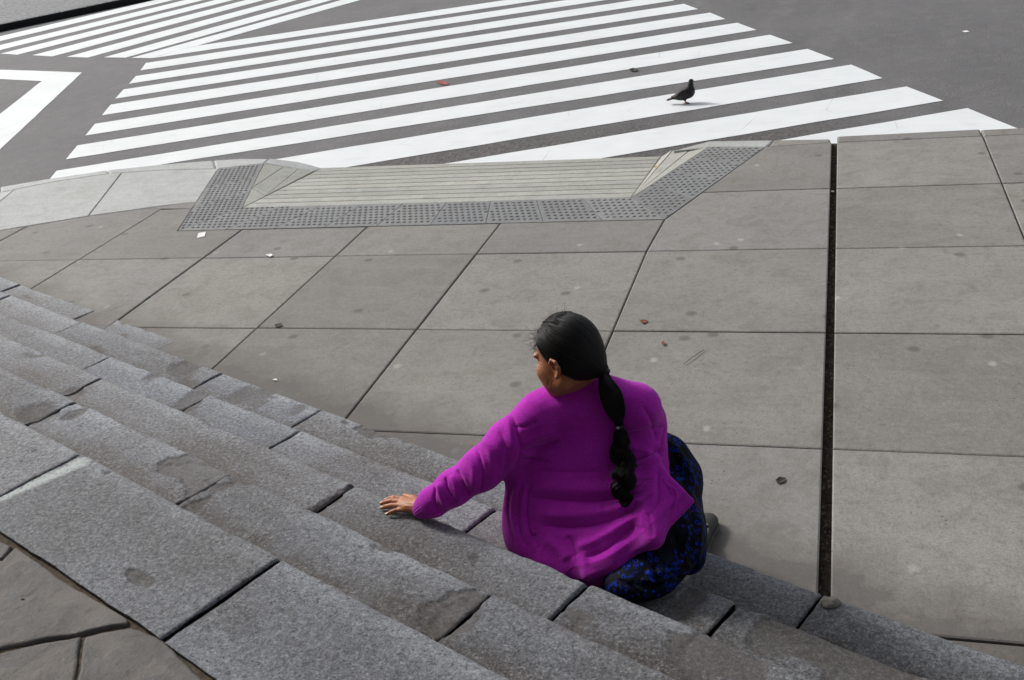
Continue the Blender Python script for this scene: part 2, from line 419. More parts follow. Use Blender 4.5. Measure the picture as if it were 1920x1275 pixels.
ASPH = mat_asphalt(); PAINT = mat_paint()
CONC = mat_concrete('paving_concrete', (0.238, 0.228, 0.208), (0.294, 0.282, 0.257), (0.168, 0.156, 0.139))
PALE = mat_concrete('pale_kerb_stone', (0.47, 0.485, 0.46), (0.56, 0.575, 0.555), (0.33, 0.325, 0.30), gum=False)
RAMPM = mat_concrete('ramp_concrete', (0.39, 0.39, 0.35), (0.46, 0.46, 0.415), (0.27, 0.265, 0.235), gum=False)
TACT = mat_concrete('tactile_concrete', (0.23, 0.235, 0.232), (0.27, 0.275, 0.272), (0.19, 0.19, 0.185), gum=False)
GROUT = mat_plain('joint_dirt', (0.028, 0.025, 0.022), 0.95, 0.1, 0.4, 60)
STONE = mat_stone(); SLATE = mat_slate()

# ------------------------------------------------------------------ road and its markings
ROAD_Z = -0.12
road = sheet('road', [(-400, -60, ROAD_Z), (400, -60, ROAD_Z), (400, 700, ROAD_Z), (-400, 700, ROAD_Z)], ASPH)
tag(road, kind='structure')
MZ = ROAD_Z+0.004
def rp(p): return at(p[0], p[1], MZ)
def ext(a, b, k):     # continue the line a->b by k metres
    d = (b-a)/np.linalg.norm(b-a); return b+d*k
def stripe(pts, name='zebra_stripe'):
    """painted stripe with slightly uneven edges"""
    P = [np.array(p) for p in pts]; n = len(P); out = []
    for i in range(n):
        a, b = P[i], P[(i+1) % n]; L_ = np.linalg.norm(b-a); k = max(1, int(L_/0.35)); d = (b-a)/max(L_, 1e-6); nn = np.array([-d[1], d[0], 0])
        for j in range(k):
            t = j/k; q = a+(b-a)*t
            if j: q = q+nn*float(noise3(np.array([[q[0]*1.7, q[1]*1.7, i*3.1]]))[0])*0.014
            out.append(q)
    return sheet(name, out, PAINT, road)
LE = [((273.5, 118), (263, 132)), ((254.7, 142.5), (241.6, 157)), ((231.4, 167.6), (215.8, 185)), ((207.5, 196), (191, 216)), ((178, 232), (160, 254)), ((145, 272.5), (123.5, 298.6)), ((106, 320), (88, 342))]
RE = [((1282.5, 7), (1309, 17)), ((1331.5, 23.5), (1360, 35.5)), ((1382.5, 42.5), (1418.5, 56)), ((1444, 65), (1486.5, 80.5)), ((1514, 91.5), (1564, 110.5)), ((1596, 121), (1655, 146.5)), ((1700, 162), (1768.5, 188.5)), ((1814, 202.5), (1914, 243))]
step_r = (rp(RE[0][0])-rp(RE[4][0]))/4
rt = [rp(RE[0][0])+step_r*2, rp(RE[0][0])+step_r]+[rp(a) for a, b in RE]
rb = [rp(RE[0][1])+step_r*2, rp(RE[0][1])+step_r]+[rp(b) for a, b in RE]
lt = [rp(a) for a, b in LE]; lb = [rp(b) for a, b in LE]
for i in range(7): stripe([lt[i], lb[i], rb[i], rt[i]])
dR = (rt[6]-lt[6])/np.linalg.norm(rt[6]-lt[6])
for i in (7, 8, 9):
    L_ = {7: 7.2, 8: 6.2, 9: 3.0}[i]
    stripe([rt[i]-dR*L_, rb[i]-dR*(L_+.2), rb[i], rt[i]])
# stripe that joins the second crossing
r0t = rt[0]+step_r; r0b = rb[0]+step_r
stripe([rp((287, 109)), r0b, r0t, rp((372, 85.5)), rp((330, 95))])
TL = [None, None, ((1, 100.5), (32.5, 102.5)), ((60.5, 103.5), (97.5, 105.8)), ((124.5, 106.5), (164.5, 108)), ((194.5, 107.5), (235.5, 108)), ((246, 108.5), (286, 109))]
TT = [(290, 325), (347, 382), (403.5, 437), (461, 495), (524, 557), (586, 622), (640, 675)]
T0 = [((0, 68), (0, 77)), ((0, 84.5), (0, 93.8))]
for i in range(7):
    a, b = (rp((TT[i][0], 0)), rp((TT[i][1], 0)))
    if i < 2:
        p, q = rp(T0[i][0]), rp(T0[i][1]); k = 1.1 if i == 1 else 2.2
        p, q = ext(a, p, k), ext(b, q, k*0.55)
    elif i < 6: p, q = rp(TL[i][0]), rp(TL[i][1])
    else: p, q = rp(TL[i][0]), rp((330, 97.2))
    P = [p, q, ext(q, b, 6), ext(p, a, 6)]
    if i == 6: P = [p, rp((286, 109)), rp((329, 95.2)), rp((371, 85.4)), ext(rp((371, 85.4)), b, 6), ext(p, a, 6)]
    for v in P: v[2] = MZ
    stripe(P)
# big lane arrow whose tip shows at the left edge
o1, o2, o3 = rp((0, 130.5)), rp((154, 135.8)), rp((0, 279)); i1, i2, i3 = rp((0, 148)), rp((78.5, 152)), rp((0, 213))
stripe([ext(o2, o1, 3), ext(i2, i1, 3), i2, ext(i2, i3, 1.2), ext(o2, o3, 1.2), rp((76, 208.5)), o2], 'painted_arrow')

# ------------------------------------------------------------------ pavement
walk_y = 8.0
GX = [v*CAM_H for v in (-4.05, -3.60, -3.15, -2.69, -2.235, -1.792, -1.359, -0.936, -0.470)]+[-0.045]
GXR = [-0.013, 0.423*CAM_H, 0.873*CAM_H, 1.323*CAM_H, 1.773*CAM_H, 2.223*CAM_H]
GY = [v*CAM_H for v in (-0.22, 0.233, 0.683, 1.132, 1.577, 2.025, 2.4905, 2.943, 3.392)]
walk = sheet('sidewalk', [(-14, -3, -0.016), (-0.055, -3, -0.016), (-0.055, 7.95, -0.016), (-0.96, 7.95, -0.016), (-1.39, 6.83, -0.016), (-4.47, 6.90, -0.016), (-4.95, 7.98, -0.016), (-6.6, 7.9, -0.016), (-14, 4.9, -0.016)], GROUT)
tag(walk, kind='structure')
sheet('joint_bed', [(-0.001, -3, -0.016), (9, -3, -0.016), (9, 8.0, -0.016), (-0.001, 8.0, -0.016)], GROUT, walk)
def v3(x, y, z=0): return np.array([x, y, z], float)
J = 0.0045
rnd = random.Random(3)
def pave(poly, mat=None, j=J, name='paving_slab', dz=None, **k):
    dz = rnd.uniform(-0.002, 0.002) if dz is None else dz
    P = [p+np.array([0, 0, dz]) for p in shrink(poly, j)]
    return slab(name, P, mat or CONC, walk, **k)
P_ol, P_bl, P_br, P_or = at(409, 317, 0), at(333.5, 432.7, 0), at(1246.5, 411, 0), at(1434.6, 275.7, 0)
P_il, P_ibl, P_ibr, P_ir = at(495, 306.5, 0), at(453.7, 389.7, 0), at(1184, 370, 0), at(1328.7, 275.7, 0)
band = [at(-330, 492, 0), at(0, 432, 0), at(170, 404, 0), at(300, 386, 0), at(362, 387.5, 0)]        # back line of the pale stones
def band_y(x):
    xs = [b[0] for b in band]; ys = [b[1] for b in band]
    return float(np.interp(x, xs, ys))
ybot = P_bl[1]
for r in range(len(GY)-1):
    y0, y1 = GY[r], GY[r+1]
    for c in range(len(GX)-1):
        x0, x1 = GX[c], GX[c+1]
        if r < 6:
            if x1 < -8.3 and r == 5 and y1 > band_y(x0): pass
            if y1 > band_y(x0) and x0 < -6.2:
                pave([v3(x0, y0), v3(x1, y0), v3(x1, min(y1, band_y(x1)))]+[v3(b[0], min(y1, b[1])) for b in band[::-1] if x0+.05 < b[0] < x1-.05]+[v3(x0, max(y0+0.05, min(y1, band_y(x0))))])
            else: pave([v3(x0, y0), v3(x1, y0), v3(x1, y1), v3(x0, y1)])
        elif r == 6:
            if c <= 3:
                if band_y(x0) > y0+0.1: pave([v3(x0, y0), v3(x1, y0), v3(x1, min(y1+(.2 if c == 3 else 0), band_y(x1)))]+[v3(b[0], min(y1+(.2 if c == 3 else 0), b[1])) for b in band[::-1] if x0+.05 < b[0] < x1-.05]+[v3(x0, min(y1, band_y(x0)))])
            elif c == 4:
                xd = P_bl[0]+(P_ol[0]-P_bl[0])*(y1-ybot)/(P_ol[1]-ybot)
                pave([v3(x0, y0), v3(x1, y0), v3(x1, ybot), v3(P_bl[0], ybot), v3(xd, y1), v3(x0, y1)])
            elif c in (5, 6, 7): pave([v3(x0, y0), v3(x1, y0), v3(P_br[0] if c == 7 else x1, P_br[1] if c == 7 else ybot-0.004), v3(x0, ybot)])
            elif c == 8:
                xd = P_br[0]+(P_or[0]-P_br[0])*(y1-P_br[1])/(P_or[1]-P_br[1])
                pave([v3(x0, y0), v3(x1, y0), v3(x1, y1), v3(xd, y1), v3(P_br[0], P_br[1])])
        elif r == 7 and c == 8:
            xd = P_br[0]+(P_or[0]-P_br[0])*(y0-P_br[1])/(P_or[1]-P_br[1])
            pave([v3(xd, y0), v3(x1, y0), v3(x1, y1), v3(P_or[0], P_or[1])])
    for c in range(len(GXR)-1):
        x0, x1 = GXR[c], GXR[c+1]; d0 = 0.0
        pave([v3(x0, y0), v3(x1, y0), v3(x1, y1), v3(x0, y1)])
# strip between slab row and pale stones
pave([at(262, 392, 0), v3(P_bl[0]-0.19, GY[7]), P_ol*0.42+P_bl*0.58+v3(0, 0.03), at(310, 385.5, 0)], j=0.003)
# pale stones along the left kerb
kf = [at(-330, 412, 0), at(0, 350, 0), at(98, 333.5, 0), at(200, 318.5, 0), at(300, 308, 0), at(400, 300, 0), at(455, 296.5, 0), at(505, 297, 0)]
kr = [at(-330, 424, 0), at(0, 361, 0), at(100, 341, 0), at(205, 325.5, 0), at(302, 319, 0), at(405, 316.5, 0)]
kr2 = kr+[P_il]
def lerp(a, b, t): return a+(b-a)*t
for a, b, c, d in ((kf[0], kf[1], kr[1], kr[0]), (kf[1], kf[3], kr[3], kr[1])):
    slab('kerb_stone', shrink([a, kf[2] if a is kf[1] else lerp(a, b, .5), b, c, kr[2] if a is kf[1] else lerp(d, c, .5), d], 0.003), PALE, walk, thick=0.15, bev=0.018)
slab('kerb_stone', shrink([kf[3], kf[4], kf[5], kr[5], kr[4], kr[3]], 0.003), PALE, walk, thick=0.15, bev=0.018)
slab('kerb_stone', shrink([kf[5], kf[6], kf[7], P_il, kr[5]], 0.003), PALE, walk, thick=0.15, bev=0.018)
jt = [(at(27, 354, 0), at(-20, 392, 0), at(-20, 436, 0)), (at(228, 324, 0), at(195, 365, 0), at(165, 405, 0))]
pave([kr[0], kr[1], at(27, 355.5, 0), at(-15, 390, 0), at(-50, 441, 0), band[0]], PALE)
pave([at(27, 355.5, 0), kr[2], kr[3], at(228, 324, 0), at(165, 405, 0), band[1], at(-50, 441, 0), at(-15, 390, 0)], PALE)
pave([at(228, 324, 0), kr[4], kr[5], P_ol, lerp(P_ol, P_bl, 0.57), band[3], band[2], at(165, 405, 0)], PALE)
# right kerb
slab('kerb_stone', shrink([P_or+v3(0.02, 0.0), v3(-0.05, GY[8]), at(1556, 260, 0), at(1452, 262, 0)], 0.002), CONC, walk, thick=0.15, bev=0.015)
slab('kerb_stone', shrink([at(1262, 281, -0.02), P_ir, P_or+v3(0.01, 0.0), at(1452, 262, 0), at(1330, 264, 0)], 0.002), PALE, walk, thick=0.15, bev=0.015)
for c in range(len(GXR)-1):
    x0, x1 = GXR[c], GXR[c+1]
    slab('kerb_stone', shrink([v3(x0, GY[8]), v3(x1, GY[8]), v3(x1, GY[8]+0.19), v3(x0, GY[8]+0.17)], 0.003), CONC, walk, thick=0.15, bev=0.015)
# tactile tiles with truncated domes
def dome_mesh(poly):
    sx, sy = 0.0445, 0.0575
    xs = [p[0] for p in poly]; ys = [p[1] for p in poly]; V, F = [], []; seg = 7
    pin = [(p[0], p[1]) for p in shrink(poly, 0.016)]
    j0 = int((min(ys)-6)/sy)-1
    for j in range(j0, int((max(ys)-6)/sy)+2):
        for i in range(int(min(xs)/sx)-3, int(max(xs)/sx)+3):
            x = i*sx+(j % 2)*sx*0.5; y = 6+j*sy+0.01
            if not bool(inside(pin, np.array(x), np.array(y))): continue
            b = len(V)
            for rr, zz in ((0.0135, 0.0), (0.0115, 0.0045), (0.0065, 0.006)):
                for s_ in range(seg):
                    th = s_*2*math.pi/seg; V.append((x+rr*math.cos(th), y+rr*math.sin(th), zz))
            for q in (0, 1):
                for s_ in range(seg):
                    s2 = (s_+1) % seg; F.append((b+q*seg+s_, b+q*seg+s2, b+(q+1)*seg+s2, b+(q+1)*seg+s_))
            F.append(tuple(b+2*seg+s_ for s_ in range(seg)))
    return V, F
def tile(poly):
    o = pave(poly, TACT, 0.0015, 'tactile_tile', dz=0.001, bev=0.003)
    V, F = dome_mesh(poly)
    if V:
        V = [(a, b, c+0.001) for a, b, c in V]
        d = link('tactile_dome', mesh('tactile_dome', V, F), TACT, o); d['kind'] = 'stuff'
        d.matrix_parent_inverse = Matrix.Identity(4)
nb_ = 9
topl, topr = P_ibl, P_ibr; cutl = P_bl; cutr = P_br
for i in range(nb_):
    a, b = i/nb_, (i+1)/nb_
    tile([lerp(cutl, cutr, a), lerp(cutl, cutr, b), lerp(topl, topr, b), lerp(topl, topr, a)])
for i in range(3):
    a, b = i/3, (i+1)/3
    tile([lerp(P_bl, P_ol, a), lerp(P_ibl, P_il, a), lerp(P_ibl, P_il, b), lerp(P_bl, P_ol, b)])
for i in range(4):
    a, b = i/4, (i+1)/4
    tile([lerp(P_br, P_or, a), lerp(P_ibr, P_ir, a), lerp(P_ibr, P_ir, b), lerp(P_br, P_or, b)])
# dropped kerb: ramp of grooved strips and its two flares
RZ = ROAD_Z+0.008
R_l, R_r = at(605, 314.5, RZ), at(1240, 292.5, RZ)
sheet('ramp_bed', [P_ibl-v3(0, 0, .02), P_ibr-v3(0, 0, .02), R_r-v3(0, 0, .02), R_l-v3(0, 0, .02)], GROUT, walk)
ns = 10
for i in range(ns):
    a, b = i/ns, (i+1)/ns
    P = [lerp(P_ibl, R_l, a), lerp(P_ibr, R_r, a), lerp(P_ibr, R_r, b), lerp(P_ibl, R_l, b)]
    Q = shrink(P, 0.0045)
    slab('ramp_strip', Q, RAMPM, walk, thick=0.05, bev=0.004)
kl = at(587, 321, RZ+0.02)
slab('kerb_stone', shrink([P_il, kl, R_l, at(560, 303, RZ+0.06), kf[7]], 0.002), PALE, walk, thick=0.14, bev=0.01)
fl = [P_il, lerp(P_il, kl, 0.40), lerp(P_il, kl, 0.70), kl]
sheet('ramp_bed', [p-v3(0, 0, .016) for p in (P_ibl, kl, P_il)], GROUT, walk)
inn = [lerp(P_ibl, P_il, 1.0), lerp(P_ibl, P_il, 0.40), lerp(P_ibl, kl, 0.36)]
slab('flare_panel', shrink([P_il, lerp(P_ibl, P_il, 0.42), fl[1]], 0.004), RAMPM, walk, thick=0.05, bev=0.003)
slab('flare_panel', shrink([lerp(P_ibl, P_il, 0.42), lerp(P_ibl, kl, 0.30), fl[2], fl[1]], 0.004), RAMPM, walk, thick=0.05, bev=0.003)
slab('flare_panel', shrink([lerp(P_ibl, kl, 0.30), kl, fl[2]], 0.004), RAMPM, walk, thick=0.05, bev=0.003)
slab('flare_panel', shrink([P_ibl, lerp(P_ibl, kl, 0.30), lerp(P_ibl, P_il, 0.42)], 0.002), RAMPM, walk, thick=0.05, bev=0.003)
kr_ = R_r; fr = [R_r, at(1262, 281, -0.06), at(1290, 284, -0.03), P_ir]
sheet('ramp_bed', [p-v3(0, 0, .016) for p in (P_ibr, P_ir, at(1262, 281, -0.06), R_r)], GROUT, walk)
for i in range(3):
    slab('flare_panel', shrink([P_ibr, fr[i+1], fr[i]], 0.0035), RAMPM, walk, thick=0.05, bev=0.003)
V_, Q_ = tube([spline([at(192, 585, 0), at(232, 573, 0), at(262, 566, 0), at(281, 556, 0)], 14)+np.random.RandomState(2).normal(size=(14, 3))*[.006, .006, 0]], [np.full(14, .0022)], 4)
link('crack', mesh_np('crack', V_, Q_), GROUT, walk)
# drainage slot
sheet('drain_channel', [(-0.056, -3, -0.045), (0.0, -3, -0.045), (0.0, 8.1, -0.045), (-0.056, 8.1, -0.045)], mat_plain('channel_dirt', (0.05, 0.040, 0.032), 0.95, 0.1, 0.6, 25, 0.01), walk)
V, F = [], []
rr = random.Random(5)
for k in range(420):
    y = 2.6+5.4*rr.random()**1.1; x = rr.uniform(-0.044, -0.012); s = rr.uniform(0.003, 0.011); b = len(V)
    for dx, dy, dz in ((1, 0, 0), (-.5, .9, 0), (-.6, -.8, 0), (0, 0, 1)):
        V.append((x+dx*s*rr.uniform(.6, 1.5), y+dy*s*1.5, -0.044+dz*s))
    F += [(b, b+1, b+3), (b+1, b+2, b+3), (b+2, b, b+3)]
MD = NM('channel_debris', 0.9); MD_c = MD.mix(MD.ramp(MD.noise(30, 2), .4, .6), (0.06, 0.04, 0.03), (0.20, 0.16, 0.12))
g = link('grit', mesh('grit', V, F), MD.out(MD_c), walk); g['kind'] = 'stuff'

# far pavement with its dark kerb
fa, fb = at(0, 60, ROAD_Z), at(150, 28.5, ROAD_Z)
fd = (fb-fa)/np.linalg.norm(fb-fa); fn_ = np.array([-fd[1], fd[0], 0])
A0, A1 = fa-fd*30, fa+fd*60
M = NM('far_cobbles', 0.75, 0.35)
v = M.vor(5.5, vec=M.scale((1, 1, 0))); c = M.mix(M.ramp(M.noise(20, 5, .7, M.scale((0.4, 1, 1))), .3, .7), (0.13, 0.135, 0.14), (0.26, 0.27, 0.28))
c = M.mix(M.ramp(M.vor(5.5, 'DISTANCE_TO_EDGE', vec=M.scale((1, 1, 0))), 0.02, 0.1, 0.7, 0), c, (0.05, 0.05, 0.05))
FARM = M.out(c, M.bump(v, 0.02, 0.7))
top = 0.04
far = sheet('far_sidewalk', [A0+fn_*0.22+v3(0, 0, top-ROAD_Z), A1+fn_*0.22+v3(0, 0, top-ROAD_Z), A1+fn_*9+v3(0, 0, top-ROAD_Z), A0+fn_*9+v3(0, 0, top-ROAD_Z)], FARM)
tag(far, kind='structure')
KM = mat_plain('black_kerb_face', (0.012, 0.012, 0.014), 0.7, 0.2, 0.4, 8)  # near-black colour on the far kerb's front face
nk = 60
for i in range(nk):
    a = lerp(A0, A1, i/nk)+fd*0.005; b = lerp(A0, A1, (i+1)/nk)-fd*0.005
    z = v3(0, 0, top-ROAD_Z+0.003+rnd.uniform(-.004, .004))
    if i % 1 == 0: slab('kerb_stone', [a+z, b+z, b+fn_*0.22+z, a+fn_*0.22+z], FARM, far, thick=0.17, bev=0.02, drop=0.012)
face = [A0-fn_*0.012, A1-fn_*0.012]
link('kerb_face', mesh('kerb_face', [face[0], face[1], face[1]+v3(0, 0, 0.145), face[0]+v3(0, 0, 0.145), face[1]+fn_*.01+v3(0, 0, .150), face[0]+fn_*.01+v3(0, 0, .150)], [(0, 1, 2, 3), (3, 2, 4, 5)]), KM, far)

# ------------------------------------------------------------------ stone stairs
SA = math.radians(-24.4); AX = np.array([math.cos(SA), math.sin(SA), 0]); NX = np.array([-math.sin(SA), math.cos(SA), 0])
def sxy(s, d): return AX*s+NX*d
def along(px, py, z): return float(at(px, py, z)@AX)
def perp(px, py, z): return float(at(px, py, z)@NX)
HS = [0.012, 0.13, 0.26, 0.39, 0.52, 0.65]
US = [1.149*(CAM_H-0.012), 2.42, 2.111, 1.833, 1.539, 1.231]
stairs = empty('stone_stairs', (0, 0, 0)); tag(stairs, kind='structure')
def step_stone(i, s0, s1, seed, depth, blobs=(), paint=None, cell=0.007, tilt=0.0, back_fn=None, chip=1.0, dz=0.0):
    h = HS[i]; U = US[i]; gap = 0.006
    s0 += gap; s1 -= gap
    def axis(n_len, c):
        n = max(4, int(n_len/c)); e = np.array([0, .0015, .004, .008, .013])
        return np.concatenate([e, np.linspace(0.019, n_len-0.019, n), n_len-e[::-1]])
    S = axis(s1-s0, cell); D = axis(depth, cell)
    SS, DD = np.meshgrid(S, D, indexing='ij'); ns_, nd = SS.shape
    s = SS.ravel(); d = DD.ravel(); L_ = s1-s0
    q = np.stack([(s+s0)*1.0, d+seed*3.7, np.full_like(s, seed*1.3)], 1)
    # distance from the edges, made ragged
    e_f = d + 0.006*fbm(q*9, 3); e_s = np.minimum(s, L_-s)+0.005*fbm(q*8+5, 3)*1.0
    R = 0.015+0.009*fbm(q*[3, 0, 1], 2); R2 = 0.011+0.006*fbm(q*5+9, 2)
    z = np.zeros_like(s)
    t = np.clip(1-e_f/np.maximum(R, 0.006), 0, 1); z -= R*(1-np.sqrt(np.maximum(1-t*t, 0)))
    t = np.clip(1-e_s/np.maximum(R2, 0.004), 0, 1); z -= R2*(1-np.sqrt(np.maximum(1-t*t, 0)))
    # hollow wear, split surface
    z += 0.0035*fbm(q*2.1, 3)
    z += 0.0030*fbm(q*14, 4, 0.6)+0.0016*fbm(q*45, 2, .6)
    f = fbm(q*[3.0, 5.5, 1]+31, 5, 0.6)
    fl_ = f*1.0-0.36
    fq = fbm(q*[18, 26, 1]+3, 3)
    fl_ = fl_+0.05*fq
    for (bs, bd, rs, rd, amp) in blobs:
        fl_ = np.maximum(fl_, amp*(0.55-((s+s0-bs)/rs)**2-((d-bd)/rd)**2)+0.95*f+0.12*fq)
    mask = np.clip(fl_/0.03, 0, 1)
    mask2 = np.clip((fl_-0.22+0.2*fbm(q*12, 3))/0.03, 0, 1)
    z -= 0.0055*mask+0.0035*mask2
    # chipped nose
    ch = np.clip((fbm(q*[7, 2, 1]+77, 3)-0.25)*chip*4, 0, 1)*np.clip(1-d/0.05, 0, 1); z -= 0.009*ch
    off_f = 0.004*fbm(q*[4, 0, 1]+3, 3)*np.clip(1-d/0.05, 0, 1)
    sw = 0.004*fbm(np.stack([d*6, np.full_like(d, seed*5.1), np.zeros_like(d)], 1), 3)
    off_s = sw*(np.clip(1-s/0.05, 0, 1)-np.clip(1-(L_-s)/0.05, 0, 1))
    ptn = (s0+s+off_s)[:, None]*AX + (U-d+off_f)[:, None]*NX
    ptn[:, 2] = h+dz+z+tilt*(s-L_/2)
    if back_fn is not None:
        lim = back_fn(s+s0); k_ = np.clip(d/depth, 0, 1); newd = d*(lim/depth)
        ptn[:, :2] += ((d-newd)[:, None]*NX)[:, :2]
    V = ptn; idx = np.arange(ns_*nd).reshape(ns_, nd)
    Q = np.stack([idx[:-1, :-1], idx[:-1, 1:], idx[1:, 1:], idx[1:, :-1]], -1).reshape(-1, 4)[:, ::-1]
    per = np.concatenate([idx[:, 0], idx[-1, 1:], idx[-2::-1, -1], idx[0, -2:0:-1]])
    nv = len(V); low = V[per].copy(); low[:, 2] = h-0.13-0.004 if i else -0.05
    V = np.concatenate([V, low]); m_ = len(per); a = np.arange(m_); b2 = (a+1) % m_
    Q = np.concatenate([Q, np.stack([per[a], per[b2], nv+b2, nv+a], 1)])
    me = mesh_np('step_stone', V, Q)
    wear = np.clip(1-(d-0.03)/0.06, 0, 1)*np.clip(0.75+0.8*fbm(q*6+50, 3), 0, 1)*(1-mask*.7)
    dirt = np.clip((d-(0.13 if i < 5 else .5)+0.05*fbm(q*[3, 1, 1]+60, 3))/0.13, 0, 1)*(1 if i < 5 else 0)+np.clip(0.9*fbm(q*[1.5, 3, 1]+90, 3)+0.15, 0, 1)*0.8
    pa = np.zeros_like(s)
    if paint is not None:
        ps, pd, qs, qd = paint
        # smear along the line (ps,pd)->(qs,qd)
        vx, vy = qs-ps, qd-pd; tt = ((s+s0-ps)*vx+(d-pd)*vy)/(vx*vx+vy*vy); cl = np.clip(tt, 0, 1)
        dist = np.hypot(s+s0-ps-cl*vx, d-pd-cl*vy); pa = np.clip(1.25-dist/(0.022+0.012*(1-cl)), 0, 1)*(0.75+0.4*(1-cl))
    z0 = np.zeros(m_); tr = random.Random(seed*7+i)
    shade_tone_ = (1.14 if (s0+s1)/2 < -2.0 else 0.98 if (s0+s1)/2 < -1.1 else 0.80)*tr.uniform(.82, 1.14); tint_ = tr.choice([0, .1, .35, .6, .9]) if s0 < -.9 else tr.choice([0, .3])  # darker to the right: dimmer light put into the colour, plus random stone variation
    if i in (1, 2, 3) and -2.3 < s0 < -.9: tint_ = max(tint_, .6)
    attr(me, 'shade_tone', np.full(len(V), shade_tone_)); attr(me, 'tint', np.full(len(V), tint_))
    for n_, a_, lowv in (('wear', wear, 0), ('dirt', np.clip(dirt, 0, 1), 1.0), ('flake', mask, 0.6), ('paint', np.clip(pa, 0, 1), 0)):
        attr(me, n_, np.concatenate([a_, z0+lowv]))
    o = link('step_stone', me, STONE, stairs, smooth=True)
    return o
def fill(i, joints, left, right, seed):
    """joint positions along the step, continued out of frame with stones of about a metre"""
    r = random.Random(seed); js = list(joints)
    while js[0] > left: js.insert(0, js[0]-r.uniform(0.85, 1.35))
    while js[-1] < right: js.append(js[-1]+r.uniform(0.9, 1.4))
    return js
def bl(i, pts):
    out = []
    for px, py, rs, rd, amp in pts:
        s = along(px, py, HS[i]); d = US[i]-perp(px, py, HS[i]); out.append((s, d, rs, rd, amp))
    return out
JT = {0: [(36, 534), (177, 581), (336, 634)], 1: [(26, 551), (159, 601), (416, 700), (601, 768), (1545, 1110)],
      2: [(220, 662), (402, 735), (569, 804), (937, 946), (1377, 1135)], 3: [(193.5, 706), (660, 911), (1109, 1089)],
      4: [(140, 752), (430, 885), (922, 1112)], 5: [(156, 848), (531, 1042)]}
BLOBS = {0: [], 1: bl(1, [(345, 690, .10, .10, .5), (480, 745, .16, .12, .4), (545, 775, .08, .12, .5), (700, 800, .2, .1, .3)]),
         2: bl(2, [(300, 700, .06, .1, .5), (370, 748, .10, .2, .6), (1290, 1125, .06, .16, .6), (1450, 1195, .10, .15, .6), (1600, 1230, .2, .15, .5)]),
         3: bl(3, [(140, 735, .10, .05, .6), (620, 940, .035, .12, .4), (1380, 1250, .25, .1, .35)]),
         4: bl(4, [(60, 770, .17, .10, .7), (400, 900, .22, .13, .6), (360, 880, .2, .1, .5), (850, 1150, .13, .12, .65), (380, 940, .05, .1, .6), (150, 770, .05, .1, .5)]),
         5: bl(5, [(265, 1085, .09, .04, .45)])}
LIM = {0: (-7.6, None), 1: (-7.2, 3.4), 2: (-6.8, 3.2), 3: (-6.5, 3.0), 4: (-6.2, 2.8), 5: (-6.0, 2.6)}
def back5(s):       # ragged rear line of the landing stones
    return 0.385+0.016*fbm(np.stack([s*2.3, s*0+4.4, s*0], 1), 4, 0.6)
for i in range(6):
    js = [along(px, py, HS[i]) for px, py in JT[i]]
    if i == 0: js = fill(0, js, LIM[0][0], js[-1]-0.01, 11)
    elif i == 1:
        js = fill(1, js, LIM[1][0], LIM[1][1], 12)
        k = [n for n in range(len(js)-1) if js[n+1]-js[n] > 2.0]
        for n in reversed(k): js[n+1:n+1] = [js[n]+(js[n+1]-js[n])*.37, js[n]+(js[n+1]-js[n])*.72]
    else: js = fill(i, js, LIM[i][0], LIM[i][1], 20+i)
    depth = (US[i]-US[i+1]+0.05) if i < 5 else 0.385
    if i == 0: depth = US[0]-US[1]+0.03
    for n in range(len(js)-1):
        s0, s1 = js[n], js[n+1]
        near = s1 > -3.4 and s0 < 1.2
        pt = None
        if i == 5 and s0-0.02 <= along(156, 848, .65) <= s0+0.02:
            pt = (along(150, 868, .65), US[5]-perp(150, 868, .65), along(-20, 945, .65), US[5]-perp(-20, 945, .65))
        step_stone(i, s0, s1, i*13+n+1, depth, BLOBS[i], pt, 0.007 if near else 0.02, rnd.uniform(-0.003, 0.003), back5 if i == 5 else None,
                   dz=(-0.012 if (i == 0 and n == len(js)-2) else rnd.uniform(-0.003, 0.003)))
# bedding inside the flight so joints read as dark gaps, not holes
BV, BF = [], []
for i in range(1, 6):
    u0 = US[i]-0.03; u1 = US[i]-0.42; zt = HS[i]-0.055; b = len(BV)
    for s in (-7.5, 3.3):
        for u, z in ((u0, -0.1), (u0, zt), (u1, zt), (u1, -0.1)): p = sxy(s, u); BV.append((p[0], p[1], z))
    BF += [(b, b+1, b+5, b+4), (b+1, b+2, b+6, b+5), (b+2, b+3, b+7, b+6), (b, b+3, b+2, b+1), (b+4, b+5, b+6, b+7)]
link('mortar_bed', mesh('mortar_bed', BV, BF), GROUT, stairs)

